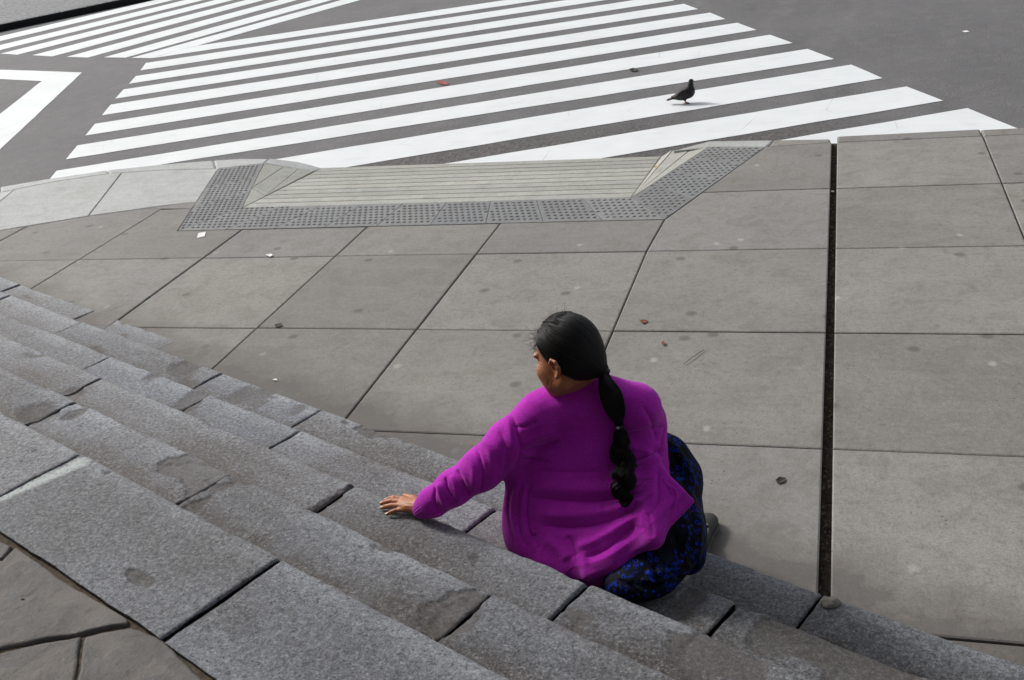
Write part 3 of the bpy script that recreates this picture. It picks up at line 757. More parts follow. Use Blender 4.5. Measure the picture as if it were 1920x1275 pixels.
# landing of irregular slate flags
LZ = 0.645
land = link('landing', mesh('landing', [sxy(-9, 0.90)+v3(0, 0, LZ-0.010), sxy(6, 0.90)+v3(0, 0, LZ-0.010), sxy(6, -9)+v3(0, 0, LZ-0.010), sxy(-9, -9)+v3(0, 0, LZ-0.010)], [(0, 3, 2, 1)]), mat_plain('sandy_joint', (0.085, 0.068, 0.05), 0.95, 0.1, 0.4, 60, 0.004))
tag(land, kind='structure')
def flag(poly, seed, dz=0.0, hero=True):
    P = [np.array(p, float) for p in poly]; c = sum(P)/len(P)
    n = 46 if hero else 10
    # polar-ish grid: fan rings from the centroid keeps the outline exact
    out = []
    for i in range(len(P)):
        a, b = P[i], P[(i+1) % len(P)]; k = max(2, int(np.linalg.norm(b-a)/(0.012 if hero else 0.15)))
        for j in range(k):
            q = a+(b-a)*j/k; out.append(q)
    out = np.array(out)
    nn = out-c; nn /= np.linalg.norm(nn, axis=1, keepdims=True)
    out = out+nn*(0.010*fbm(np.stack([out[:, 0]*9, out[:, 1]*9, out[:, 0]*0+seed], 1), 3))[:, None]
    R = np.concatenate([np.linspace(0.02, 0.93, n), [0.955, 0.975, 0.99, 1.0]])
    V = []; m_ = len(out); per_len = np.linalg.norm(out-c, axis=1)
    for r in R: V.append(c+(out-c)*r)
    V = np.concatenate(V); e = np.repeat(1-R, m_)*np.tile(per_len, len(R))
    q = np.stack([V[:, 0], V[:, 1], V[:, 0]*0+seed*2.2], 1)
    f = fbm(q*[4, 4, 1]+11, 5, 0.6); lay = np.floor(f*6+0.5)/6*0.016; sm = f*0.004
    z = np.clip(lay, -0.012, 0.012)*0.38+sm*.7+0.0012*fbm(q*22, 3)
    t = np.clip(1-(e+0.004*fbm(q*12, 2))/0.010, 0, 1); z -= 0.007*(1-np.sqrt(np.maximum(1-t*t, 0)))
    V[:, 2] = LZ+dz+z
    low = V[-m_:].copy(); low[:, 2] = LZ-0.04; V = np.concatenate([V, low])
    i, j = np.meshgrid(np.arange(len(R)), np.arange(m_), indexing='ij'); j2 = (j+1) % m_
    Q = np.stack([i*m_+j, (i+1)*m_+j, (i+1)*m_+j2, i*m_+j2], -1).reshape(-1, 4)
    me = mesh_np('flagstone', V, Q)
    attr(me, 'flake', np.clip(np.concatenate([(f < -0.05).astype(float), np.ones(m_)]), 0, 1))
    return link('flagstone', me, SLATE, land, smooth=True)
Lp = lambda x, y: at(x, y, LZ)
flag([Lp(-60, 975), Lp(22, 1024), Lp(2, 1047), Lp(-60, 1042)], 1)
flag([Lp(30, 1026), Lp(108, 1083), Lp(178, 1124), Lp(238, 1160), Lp(240, 1168), Lp(150, 1186), Lp(0, 1214), Lp(-150, 1245), Lp(-200, 1120), Lp(-70, 1050), Lp(4, 1051)], 2, 0.003)
flag([Lp(-150, 1255), Lp(0, 1223), Lp(151, 1192), Lp(134, 1300), Lp(110, 1400), Lp(-170, 1420)], 3)
flag([Lp(158, 1191), Lp(243, 1174), Lp(300, 1195), Lp(345, 1235), Lp(388, 1284), Lp(470, 1390), Lp(300, 1480), Lp(118, 1400), Lp(141, 1300)], 4, -0.002)
# the rest of the landing, out of frame
for ii, (a, b, c_, d_) in enumerate([(-6, -3.6, 0.15, 0.83), (-3.55, -2.75, 0.15, 0.83), (-1.95, -0.9, 0.12, 0.83), (-.85, .3, .1, .83), (.35, 1.5, .1, .83), (1.55, 3, .1, .83)]):
    if ii in (1,): continue
    flag([sxy(a, d_), sxy(b, d_), sxy(b+.1, c_), sxy(a-.05, c_)], 20+ii, hero=False)
flag([Lp(-210, 1110), Lp(-80, 1046), Lp(-66, 970), Lp(-260, 880), Lp(-420, 960)], 31, hero=False)
flag([Lp(-430, 975), Lp(-215, 1120), Lp(-160, 1250), Lp(-180, 1420), Lp(-560, 1300)], 32, hero=False)
for ii in range(7):
    for jj in range(4):
        a = -5+ii*1.2+0.3*(jj % 2); d_ = 0.06-jj*0.9
        flag([sxy(a, d_), sxy(a+1.16, d_+.01), sxy(a+1.14, d_-0.86), sxy(a+.02, d_-0.85)], 40+ii*4+jj, hero=False)
# unseen building added behind the camera to block sky and shade the steps
bm_ = empty('added_shade_building', sxy(0, -6)+v3(0, 0, LZ)); tag(bm_, kind='structure')
BST = mat_plain('added_building_stone', (0.20, 0.185, 0.165), 0.85, 0.3, 0.25, 6, .01); BDK = mat_plain('added_door_wood', (0.06, 0.035, 0.02), 0.6, 0.3, 0.3, 12, .004)
def wbox(name, s0, s1, u0, u1, z0, z1, mat):
    V = [sxy(s, u)+v3(0, 0, z) for z in (z0, z1) for (s, u) in ((s0, u0), (s1, u0), (s1, u1), (s0, u1))]
    return link(name, mesh(name, V, [(0, 3, 2, 1), (4, 5, 6, 7), (0, 1, 5, 4), (1, 2, 6, 5), (2, 3, 7, 6), (3, 0, 4, 7)]), mat, bm_)
for a, b in ((-22, -11.5), (-8.5, -1.5), (1.5, 8.5), (11.5, 22)): wbox('added_wall', a, b, -7.0, -6.0, LZ-.1, 6.5, BST)
wbox('added_wall', -22, 22, -7.0, -6.002, 6.5, 15, BST); wbox('added_cornice', -22.3, 22.3, -7, -5.6, 15, 15.6, BST)
for a in (-11.5, -1.5, 8.5): wbox('added_door', a, a+3, -6.8, -6.6, LZ-.1, 6.498, BDK)
for a in (-22, -13, -8.4, -3, 2, 7.4, 12, 21): wbox('added_pilaster', a, a+1, -6.05, -5.75, LZ-.1, 14.99, BST)
#@@OBJECTS
# ------------------------------------------------------------------ the seated woman
CAMP = np.array([0, 0, CAM_H])
def unit(v): v = np.array(v, float); return v/np.linalg.norm(v)
def az(a): a = math.radians(a); return np.array([math.cos(a), math.sin(a), 0])
def seg_dist(Pp, poly):
    best = np.full(len(Pp), 1e9); tt = np.zeros(len(Pp)); n = len(poly)-1
    for i in range(n):
        a, b = np.array(poly[i], float), np.array(poly[i+1], float); ab = b-a
        t = np.clip(((Pp-a)@ab)/(ab@ab), 0, 1); d = np.hypot(*(Pp-a-t[:, None]*ab).T)
        k = d < best; best[k] = d[k]; tt[k] = (i+t[k])/n
    return best, tt
def sculpt(V, Q, strokes):
    """press creases and raise folds along lines surveyed on the photograph"""
    N = vnormals(V, Q); px = project(V); fac = ((CAMP-V)*N).sum(1)/np.linalg.norm(CAMP-V, axis=1)
    amt = np.zeros(len(V))
    for poly, wdt, amp in strokes:
        pl = spline(np.array(poly, float), max(6, len(poly)*4)); d, t = seg_dist(px, pl)
        amt += amp*(np.exp(-(d/wdt)**2) if amp > 0 else .45*np.exp(-(d/wdt)**2)+.55*np.exp(-d/(wdt*.42)))*np.clip(np.minimum(t, 1-t)*6, 0.0, 1)
    return V+N*(amt*np.clip(fac*3, 0, 1))[:, None]

person = empty('person', at(1165, 1060, 0.26))
tag(person, 'seated woman in purple cardigan and dark flowered skirt, one hand on the stone step behind', 'person')
FW = az(99); fwd_h = az(70)
Hc = at(1065, 656, 0.94)
hf = unit(az(163)*math.cos(math.radians(13))-np.array([0, 0, math.sin(math.radians(13))])); hl = unit(np.cross([0, 0, 1], hf)); hu = np.cross(hf, hl)
roll_h = math.radians(8); hl, hu = hl*math.cos(roll_h)+hu*math.sin(roll_h), hu*math.cos(roll_h)-hl*math.sin(roll_h)
HR = np.array([hf, hl, hu])
def hp(f, l, u): return Hc+(hf*f+hl*l+hu*u)*1.06
C7 = at(1103, 722, 0.80)+FW*0.045

torso = [(1096, 760, .768, .120, .055, 99), (1104, 784, .732, .170, .080, 99), (1108, 815, .672, .200, .105, 98), (1102, 868, .598, .210, .120, 96), (1097, 920, .525, .218, .130, 93),
         (1096, 970, .455, .230, .138, 90), (1099, 1020, .385, .246, .142, 88), (1101, 1058, .335, .248, .14, 86), (1101, 1085, .30, .246, .14, 86)]
def torso_balls(fld, s=1.0, k=0.05):
    T = spline(np.array(torso, float), 22)
    for cx, cy, z, a, b, A in T:
        f = az(A); R = np.array([np.cross(f, [0, 0, 1]), f, [0, 0, 1]])
        fld.ball(at(cx, cy, z)+f*b, (a*s, b*s, 0.055), R, k)
Lsh, Lel, Lwr = at(1004, 792, .73)+FW*0.045, at(903, 880, .565)+FW*0.0, at(797, 951, .432)
Rsh, Rel = at(1194, 780, .738)+FW*0.05, at(1196, 856, .56)+FW*0.10
Rwr = Rel+az(110)*0.17+np.array([0, 0, -0.03])-az(0)*0.12
hipL, hipR = at(1120, 1030, .36)+fwd_h*.13, at(1215, 1035, .345)+fwd_h*.10
kneeR = at(1227, 882, .495)+fwd_h*0.05; kneeL = kneeR+az(165)*0.20+np.array([0, 0, .02])
ankR, ankL = at(1300, 1020, .09), at(1300, 1020, .09)+az(165)*0.17+np.array([.0, .02, 0])
footR, footL = at(1326, 979, .033), at(1326, 982, .035)+az(165)*0.16

fld = Field((-1.50, 2.30, -0.02), (-0.25, 3.35, 1.08), 0.0032)
torso_balls(fld, 0.87, 0.03)
fld.chain([Lsh, Lel, Lwr], [.048, .040, .024], .02); fld.chain([Rsh, Rel, Rwr], [.055, .042, .024], .03)
fld.ball(Rwr+az(150)*.06, (.06, .035, .018), None, .02)
for h_, k_, a_, f_ in ((hipL, kneeL, ankL, footL), (hipR, kneeR, ankR, footR)): fld.chain([h_, k_, a_, lerp(a_, f_, .45)-v3(0, 0, .02), f_-v3(0, 0, .008)], [.09, .055, .030, .022, .018], .02)
fld.chain([C7-FW*.01-np.array([0, 0, .06]), C7+np.array([0, 0, .0]), hp(-.02, 0, -.05)], [.07, .056, .056], .03)
# head
fld.ball(hp(-.005, 0, .008), (.099, .080, .098), HR, .02)
fld.ball(hp(.030, 0, -.050), (.068, .062, .082), HR, .03)
fld.ball(hp(.068, 0, -.112), (.022, .026, .018), HR, .03)
for sgn in (1, -1):
    fld.cap(hp(.005, .054*sgn, -.085), hp(.062, .022*sgn, -.114), .017, .015, .03)
    fld.ball(hp(.066, .043*sgn, -.048), (.024, .024, .024), HR, .03)
    fld.ball(hp(.045, .048*sgn, -.080), (.026, .018, .030), HR, .03)
    fld.ball(hp(.083, .030*sgn, .002), (.014, .026, .010), HR, .015)
    fld.ball(hp(.091, .031*sgn, -.020), (.012, .014, .009), HR, .010, 's')
    fld.ball(hp(.079, .031*sgn, -.020), (.0125, .0125, .0125), HR, .003)
    # ear: rim, lobe and bowl
    rim = [hp(.012, .073*sgn, -.030), hp(.014, .080*sgn, -.012), hp(.002, .087*sgn, -.002), hp(-.014, .091*sgn, -.008), hp(-.020, .091*sgn, -.024), hp(-.012, .086*sgn, -.044), hp(.002, .079*sgn, -.056), hp(.008, .074*sgn, -.050)]
    fld.ball(hp(-.002, .077*sgn, -.028), (.017, .007, .026), HR, .006)
    fld.chain(rim, [.004, .0045, .005, .005, .005, .0048, .0062, .004], .004)
    fld.ball(hp(.002, .084*sgn, -.028), (.009, .006, .014), HR, .004, 's')
    fld.chain([hp(-.002, .084*sgn, -.014), hp(-.010, .086*sgn, -.026), hp(-.004, .083*sgn, -.040)], [.003, .003, .003], .003)
fld.cap(hp(.090, 0, -.012), hp(.104, 0, -.046), .008, .011, .012)
for sgn in (1, -1): fld.ball(hp(.094, .012*sgn, -.052), (.010, .008, .008), HR, .008)
fld.ball(hp(.089, 0, -.079), (.010, .022, .006), HR, .006); fld.ball(hp(.087, 0, -.089), (.010, .019, .006), HR, .006)
# left hand lying on the edge of the step
hand = {'index': [(757, 936, .417), (739, 933, .417), (724, 937, .399)], 'middle': [(754, 941, .421), (734, 938.5, .418), (715, 944, .3995)],
        'ring': [(753, 947.5, .421), (734, 947.5, .416), (716, 952.5, .399)], 'little': [(758, 955, .415), (741, 957, .411), (726, 964.5, .398)]}
Wc = at(790, 951, .424)
for nme, pts in hand.items():
    A, B_, C_ = (at(*p) for p in pts)
    r = .0082 if nme != 'little' else .0072
    fld.cap(Wc, A, .020, r*1.18, .016)
    fld.cap(A, B_, r*1.12, r*1.02, .004); fld.cap(B_, lerp(B_, C_, .5)+v3(0, 0, .0015), r*1.0, r*.92, .003); fld.cap(lerp(B_, C_, .5)+v3(0, 0, .0015), C_, r*.92, r*.78, .003)
fld.chain([Wc, at(776, 935, .412), at(758, 929, .402)], [.016, .011, .0085], .012)
fld.cap(Lwr, Wc, .025, .021, .02)
V, Q = fld.mesh(1)
# crow's feet, cheek lines, tendons
V = sculpt(V, Q, [([(1008, 676), (1018, 681)], 1.6, -.0014), ([(1007, 681), (1018, 687)], 1.6, -.0014), ([(1009, 687), (1017, 694)], 1.4, -.0010), ([(1030, 712), (1027, 726)], 2, -.0016), ([(1036, 712), (1034, 724)], 2, -.0012), ([(1002, 663), (1010, 668)], 1.8, -.0014),
                  ([(758, 941), (776, 944)], 1.6, .0012), ([(756, 948), (775, 949)], 1.6, .0012), ([(737, 938), (738, 942)], 1.5, .0010), ([(736, 947), (737, 951)], 1.5, .0010), ([(748, 944), (752, 945)], 1.6, -.0012)])
me = mesh_np('body', V, Q)
M = NM('skin', 0.5, 0.45)
n1 = M.noise(18, 4, .6); n2 = M.noise(240, 3, .7)
c = M.mix(M.ramp(n1, .3, .7), (0.36, 0.130, 0.052), (0.47, 0.190, 0.090)); c = M.mix(M.ramp(n2, .35, .65, .3, 0), c, (0.18, 0.065, 0.03))
M.b.inputs['Subsurface Weight'].default_value = 0.12; M.b.inputs['Subsurface Scale'].default_value = 0.01; M.b.inputs['Subsurface Radius'].default_value = (1, .35, .2)
SKIN = M.out(c, M.bump(n2, .0012, .6))
body = link('body', me, SKIN, person, smooth=True)
NAIL = mat_plain('nail', (0.75, 0.55, 0.48), 0.3, 0.5, 0.08)
def ellipsoid(c, r, R, nu=10, nv=7):
    V, F = [], []
    for i in range(nv+1):
        ph = math.pi*i/nv
        for j in range(nu):
            th = 2*math.pi*j/nu; V.append(np.array(c)+(np.array([math.sin(ph)*math.cos(th), math.sin(ph)*math.sin(th), math.cos(ph)])*r)@np.array(R))
    for i in range(nv):
        for j in range(nu): F.append((i*nu+j, (i+1)*nu+j, (i+1)*nu+(j+1) % nu, i*nu+(j+1) % nu))
    return V, F
for nme, pts in hand.items():
    B_, C_ = at(*pts[1]), at(*pts[2]); d = unit(C_-B_); n_ = unit(np.array([0, 0, 1])-d*d[2]); s_ = np.cross(d, n_)
    V_, F_ = ellipsoid(C_+n_*.0052-d*.001, (.0062, .0045, .0016), [d, s_, n_]); o = link('fingernail', mesh('fingernail', V_, F_), NAIL, body, smooth=True)
EYE = mat_plain('eye', (0.5, 0.45, 0.4), 0.2, 0.5, 0.05); PUP = mat_plain('iris', (0.02, 0.012, 0.008), 0.15, 0.5, 0.05)
for sgn in (1, -1):
    V_, F_ = ellipsoid(hp(.0805, .031*sgn, -.021), (.0118, .0118, .0085), HR, 14, 10); link('eye', mesh('eye', V_, F_), EYE, body, smooth=True)
    V_, F_ = ellipsoid(hp(.0905, .031*sgn, -.022), (.0025, .005, .005), HR, 10, 8); link('iris', mesh('iris', V_, F_), PUP, body, smooth=True)

# cardigan
fld = Field((-1.45, 2.30, 0.24), (-0.25, 3.25, 0.90), 0.0036)
torso_balls(fld, 1.045, 0.05)
fld.chain([at(1072, 752, .79)+FW*.07, at(1108, 742, .80)+FW*.045, at(1140, 752, .79)+FW*.05], [.047, .046, .046], .03)
fld.chain([at(1078, 772, .76)+FW*.045, Lsh+v3(.01, 0, .0), lerp(Lsh, Lel, .5), Lel, lerp(Lel, Lwr, .5), lerp(Lel, Lwr, .86), Lwr], [.050, .066, .067, .064, .054, .046, .036], .03)
fld.chain([lerp(Lel, Lwr, .97), lerp(Lel, Lwr, .99)+unit(Lwr-Lel)*.018], [.0315, .030], .006)
fld.chain([at(1125, 765, .77)+FW*.05, Rsh, lerp(Rsh, Rel, .55), Rel, Rwr], [.052, .067, .067, .062, .04], .03)
# front panels: left one hangs beside the hip, right one spreads over the thigh
fa_, fb_, fc_ = at(1222, 878, .60)+FW*.04, at(1297, 940, .51), at(1226, 1010, .45)
fld.tri(fa_, fb_, fc_, .009, .03); fld.tri(at(1180, 905, .56)+FW*.02, fa_, fc_, .012, .05); fld.tri(at(1180, 905, .56)+FW*.02, fc_, at(1152, 1054, .37), .012, .05); fld.tri(at(1110, 960, .47)+FW*.03, at(1180, 905, .56)+FW*.02, at(1152, 1054, .37), .012, .05)
fld.tri(at(1110, 960, .47)+FW*.03, at(1152, 1054, .37), at(1100, 1080, .34), .012, .05)
fld.tri(at(968, 890, .56)+FW*.06, at(953, 1010, .36)+FW*.08, at(990, 1050, .31)+FW*.02, .02, .05)
fld.tri(at(968, 890, .56)+FW*.06, at(950, 960, .44)+FW*.20, at(953, 1000, .38)+FW*.10, .012, .04)
fld.ball(at(992, 1035, .33)+FW*.085, (.075, .09, .085), None, .04); fld.ball(at(1040, 1070, .30)+FW*.09, (.09, .09, .08), None, .04)
# hem cut
hm = [at(942, 1012, .345), at(1100, 1092, .285), at(1160, 1078, .29), at(1303, 948, .43)]
def cut(a, b, c, k=.004):
    n = unit(np.cross(b-a, c-a)); n = n if n[2] < 0 else -n
    fld.add(lambda X, Y, Z: -((X-a[0])*n[0]+(Y-a[1])*n[1]+(Z-a[2])*n[2]), fld.lo, fld.lo+fld.n*fld.h, k, 's')
def hem_z(X, Y, Z):
    # lower limit of the garment as a height varying with the sideways position
    lat = X*math.cos(math.radians(9))+Y*math.sin(math.radians(9))
    l0 = float(hm[0]@np.array([math.cos(math.radians(9)), math.sin(math.radians(9)), 0])); l1 = float(hm[3]@np.array([math.cos(math.radians(9)), math.sin(math.radians(9)), 0]))
    t = np.clip((lat-l0)/(l1-l0), 0, 1)
    zl = np.interp(t, [0, .35, .55, .72, .88, 1.0], [.275, .275, .292, .315, .33, .35])
    return (Z-zl)*0.9
fld.add(hem_z, fld.lo, fld.lo+fld.n*fld.h, .006, 's') if False else None
X_, Y_, Z_ = np.meshgrid(*[fld.lo[i]+np.arange(fld.n[i])*fld.h for i in range(3)], indexing='ij', sparse=True)
fld.F = np.maximum(fld.F, -(hem_z(X_, Y_, Z_)).astype(np.float32)-0.0*X_.astype(np.float32))
# neck opening
fld.cap(hp(-.02, 0, -.03), C7+np.array([0, 0, .03]), .056, .046, .008, 's')
V, Q = fld.mesh(2)
S = [([(957, 772), (966, 800), (975, 835), (974, 858), (962, 885)], 5.5, -.0042), ([(950, 775), (958, 810), (964, 845)], 7, .004),
     ([(976, 846), (1000, 842), (1030, 832), (1050, 826)], 5, -.0045), ([(978, 834), (1010, 818), (1045, 808)], 6, .004), ([(976, 858), (1000, 862), (1035, 866)], 5, -.0035), ([(978, 850), (1010, 852), (1040, 848)], 5, .003),
     ([(960, 800), (985, 800), (1010, 790)], 6, -.0025),
     ([(1246, 798), (1225, 806), (1195, 812), (1170, 812)], 6, -.004), ([(1245, 845), (1225, 848), (1200, 858), (1175, 866)], 5, -.0055), ([(1240, 833), (1215, 838), (1185, 848)], 6, .0045), ([(1240, 856), (1215, 866), (1185, 880)], 6, .004),
     ([(1248, 800), (1241, 830), (1238, 860)], 4, -.004), ([(1205, 760), (1222, 790), (1232, 830)], 7, -.003),
     ([(985, 930), (1040, 938), (1100, 940), (1160, 934), (1215, 915)], 13, -.0062), ([(990, 912), (1050, 916), (1110, 918), (1180, 910)], 12, .006),
     ([(1000, 962), (1060, 966), (1120, 960), (1180, 945), (1230, 918)], 11, .006), ([(1010, 985), (1070, 990), (1130, 980), (1190, 952), (1228, 925)], 11, -.0058),
     ([(1075, 1028), (1120, 1012), (1165, 985), (1205, 960)], 9, .007), ([(1095, 1046), (1135, 1030), (1170, 1002), (1190, 985)], 9, -.0052), ([(1105, 1060), (1150, 1040), (1200, 1005)], 8, .003),
     ([(1020, 1010), (1050, 1030), (1065, 1050)], 10, .004), ([(1062, 1004), (1076, 1024), (1080, 1046)], 8, -.0030), ([(1000, 1000), (1012, 1030)], 6, -.004),
     ([(1000, 880), (1060, 886), (1130, 884)], 11, -.003), ([(1238, 880), (1235, 905), (1236, 935), (1226, 960)], 6, -.0045), ([(1215, 960), (1222, 985), (1224, 1010)], 5, -.0018),
     ([(1205, 935), (1207, 965), (1200, 990)], 8, .003),
     # sleeve
     ([(905, 822), (918, 845), (925, 880), (918, 915)], 7, .004), ([(890, 835), (900, 860), (905, 895), (900, 925)], 5, -.0045), ([(872, 848), (888, 880), (888, 920)], 7, .004),
     ([(855, 880), (868, 905), (880, 930)], 5, -.005), ([(846, 890), (855, 915), (862, 945)], 6, .0045), ([(835, 893), (838, 915), (850, 935)], 4, -.006), ([(822, 905), (826, 930), (840, 955)], 5, .005),
     ([(815, 912), (814, 935), (822, 962)], 3.5, -.0045), ([(934, 800), (945, 830), (950, 865), (940, 895)], 7, -.003)]
# twisted knit on the two front panels
for k in range(5):
    x = 948+k*9
    S.append(([(x+14, 905), (x+6, 930), (x+4, 960), (x+8, 990), (x+18, 1024)], 2.4, .003 if k % 2 else -.004))
for k in range(4):
    o_ = k*11
    S.append(([(1236+o_*.2, 893+o_*.3), (1252+o_*.5, 915+o_*.3), (1262-o_*.1, 940+o_*.7), (1258-o_*.6, 962+o_)], 2.2, .002 if k % 2 else -.0016))
V = sculpt(V, Q, [(a_, b_*(.8 if c_ < 0 else 1), c_*(2.1 if c_ < 0 else 1.5)) for a_, b_, c_ in S])
V = V+vnormals(V, Q)*(0.0026*fbm(V*[11, 11, 16], 3))[:, None]
N = vnormals(V, Q)
# ribbed welt along hem and cuff
hz = -(-(hem_z(V[:, 0], V[:, 1], V[:, 2])))
lat = V@az(9); dep = V@az(99)
hemd = hz/0.9
ribm = np.clip((0.042-hemd)/0.004, 0, 1)
cf = unit(Lwr-Lel); cd = (V-Lwr)@cf; ribc = np.clip((cd+0.012)/0.004, 0, 1)
cen = at(1130, 1010, .38)+FW*.13; ang = np.arctan2(V[:, 1]-cen[1], V[:, 0]-cen[0])
u1 = unit(np.cross(cf, [0, 0, 1])); u2 = np.cross(cf, u1); angc = np.arctan2((V-Lwr)@u1, (V-Lwr)@u2)
isc = ribc > 0.02
hemline = spline(np.array([(1085, 1088), (1100, 1085), (1125, 1078), (1150, 1069), (1198, 1037), (1228, 1012), (1265, 977), (1301, 941)], float), 60)
hd, ht = seg_dist(project(V), hemline); facing = ((CAMP-V)*N).sum(1) > 0
ribm = np.clip((27-hd)/3, 0, 1)*facing
phase = np.where(isc, angc*26, ht*640); msk = np.where(isc, ribc, ribm)
V = V-N*(0.0012*ribm*(~isc))[:, None]
CARD_V, CARD_Q = V.copy(), Q.copy()
me = mesh_np('cardigan', V, Q); attr(me, 'ribp', phase); attr(me, 'ribm', msk)
M = NM('purple_knit', 0.85, 0.2)
n1 = M.noise(7, 4, .6); kn = M.noise(200, 4, .85); kr_n = M.noise(60, 3, .6, M.scale((.5, .5, 3)))
c = M.mix(M.ramp(n1, .3, .7), (0.52, 0.020, 0.50), (0.61, 0.028, 0.58)); c = M.mix(M.ramp(kn, .35, .6, .6, 0), c, (0.26, 0.006, 0.26)); c = M.mix(M.ramp(kn, .62, .75, 0, .4), c, (0.68, 0.07, 0.66)); c = M.mix(M.ramp(kr_n, .4, .65, .22, 0), c, (0.26, 0.006, 0.28))
rs = M.math('SINE', M.attr('ribp')); rmk = M.attr('ribm'); c = M.mix(M.math('MULTIPLY', M.ramp(rs, -1, .5, .55, 0), rmk), c, (0.20, 0.004, 0.20))
M.b.inputs['Sheen Weight'].default_value = 0.25; M.b.inputs['Sheen Roughness'].default_value = 0.4; M.b.inputs['Sheen Tint'].default_value = (1, .55, 1, 1)
nb = M.bump(kn, .0025, .7, M.bump(kr_n, .002, .35)); nb = M.bump(M.math('MULTIPLY', rs, rmk), .0014, .6, nb)
cardigan = link('cardigan', me, M.out(c, nb), person, smooth=True)

# skirt
fld = Field((-1.05, 2.30, 0.0), (-0.15, 3.35, 0.68), 0.0045)
fld.ball(lerp(hipL, hipR, .5)-fwd_h*.02, (.20, .15, .115), np.array([az(-15), az(75), [0, 0, 1]]), .05)
fld.chain([hipR, kneeR], [.125, .074], .06); fld.chain([hipL, kneeL], [.12, .074], .06)
fld.chain([kneeR, at(1264, 925, .33), at(1279, 990, .17)], [.080, .078, .072], .05)
fld.chain([kneeL, lerp(kneeL, ankL, .55), ankL+v3(0, 0, .03)], [.080, .085, .08], .05)
mid = at(1253, 1003, .30)+fwd_h*.03
fld.ball(mid, .098, None, .05)
fld.ball(at(1226, 1072, .325)+fwd_h*.02, (.088, .088, .062), None, .05)
fld.ball(at(1184, 1088, .32)+fwd_h*.01, (.09, .09, .06), None, .05)
fld.chain([mid, at(1266, 955, .22)], [.080, .078], .05); fld.chain([at(1290, 1045, .22), at(1285, 1000, .22)], [.055, .06], .04)
fld.chain([mid, at(1262, 900, .42), kneeR], [.085, .080, .080], .05)
V, Q = fld.mesh(3)
S = [([(1255, 835), (1275, 880), (1290, 930)], 6, -.006), ([(1262, 830), (1288, 870), (1302, 915)], 5, .005), ([(1240, 850), (1262, 875), (1290, 890)], 6, -.006), ([(1300, 940), (1300, 1000), (1290, 1060)], 7, -.008), ([(1312, 950), (1313, 1010), (1305, 1065)], 5, .005),
     ([(1180, 1092), (1215, 1100), (1250, 1092), (1285, 1060)], 6, -.007), ([(1210, 1075), (1250, 1070), (1280, 1040)], 7, .006), ([(1225, 1060), (1232, 1090), (1215, 1118)], 6, -.007), ([(1190, 1090), (1200, 1105), (1222, 1122)], 5, .004), ([(1265, 1000), (1275, 1040), (1265, 1080)], 7, -.007)]
S += [([(1200, 1085), (1235, 1092), (1265, 1075), (1290, 1040)], 4, .006), ([(1240, 1050), (1262, 1075), (1280, 1085)], 4, -.006), ([(1295, 985), (1285, 1030), (1295, 1070)], 4, .005), ([(1265, 860), (1285, 900), (1300, 950), (1308, 1000)], 4, -.006), ([(1250, 825), (1270, 850), (1280, 870)], 4, .005), ([(1285, 965), (1302, 975), (1318, 985)], 4, -.005), ([(1160, 1085), (1185, 1100), (1200, 1112)], 4, -.005)]
V = sculpt(V, Q, [(a_, b_, c_*1.5) for a_, b_, c_ in S]); V = V+vnormals(V, Q)*(0.005*fbm(V*[9, 9, 6], 3)+.005*(np.abs(noise3(V*[13, 13, 5]+4))-.25))[:, None]
hgt = HS[1]+.003                                     # cloth rests on the stones, never inside them
pd = V@NX; base = np.where(pd < US[3], HS[3], np.where(pd < US[2]+.004, HS[2], np.where(pd < US[1]+.004, HS[1], 0.0)))+0.004
V[:, 2] = np.maximum(V[:, 2], base)
me = mesh_np('skirt', V, Q)
M = NM('flowered_skirt', 0.7, 0.10)
vv = M.n('ShaderNodeTexVoronoi'); vv.inputs['Scale'].default_value = 56; M.L(M.pos, vv.inputs['Vector'])
ring = M.math('MULTIPLY', M.ramp(vv.outputs['Distance'], .22, .26), M.ramp(vv.outputs['Distance'], .40, .36)); sep = M.n('ShaderNodeSeparateColor'); M.L(vv.outputs['Color'], sep.inputs[0])
ring = M.math('MULTIPLY', ring, M.ramp(sep.outputs[0], .55, .56)); ns1 = M.noise(55, 4, .75); ns2 = M.noise(9, 2, .5)
spk = M.math('MULTIPLY', M.ramp(ns1, .55, .60), M.ramp(ns2, .44, .52)); red = M.math('MULTIPLY', M.ramp(M.noise(75, 3, .7), .69, .72), M.ramp(sep.outputs[1], .5, .55))
c = M.mix(M.ramp(M.noise(22, 3, .6), .5, .75, 0, .8), (0.002, 0.003, 0.007), (0.008, 0.018, 0.036)); c = M.mix(spk, c, (0.006, 0.022, 0.26)); c = M.mix(M.math('MULTIPLY', ring, M.ramp(M.noise(120, 2), .35, .5)), c, (0.008, 0.040, 0.42)); c = M.mix(red, c, (0.25, 0.01, 0.01))
skirt = link('skirt', me, M.out(c, M.bump(M.noise(30, 4, .6), .003, .4)), person, smooth=True)

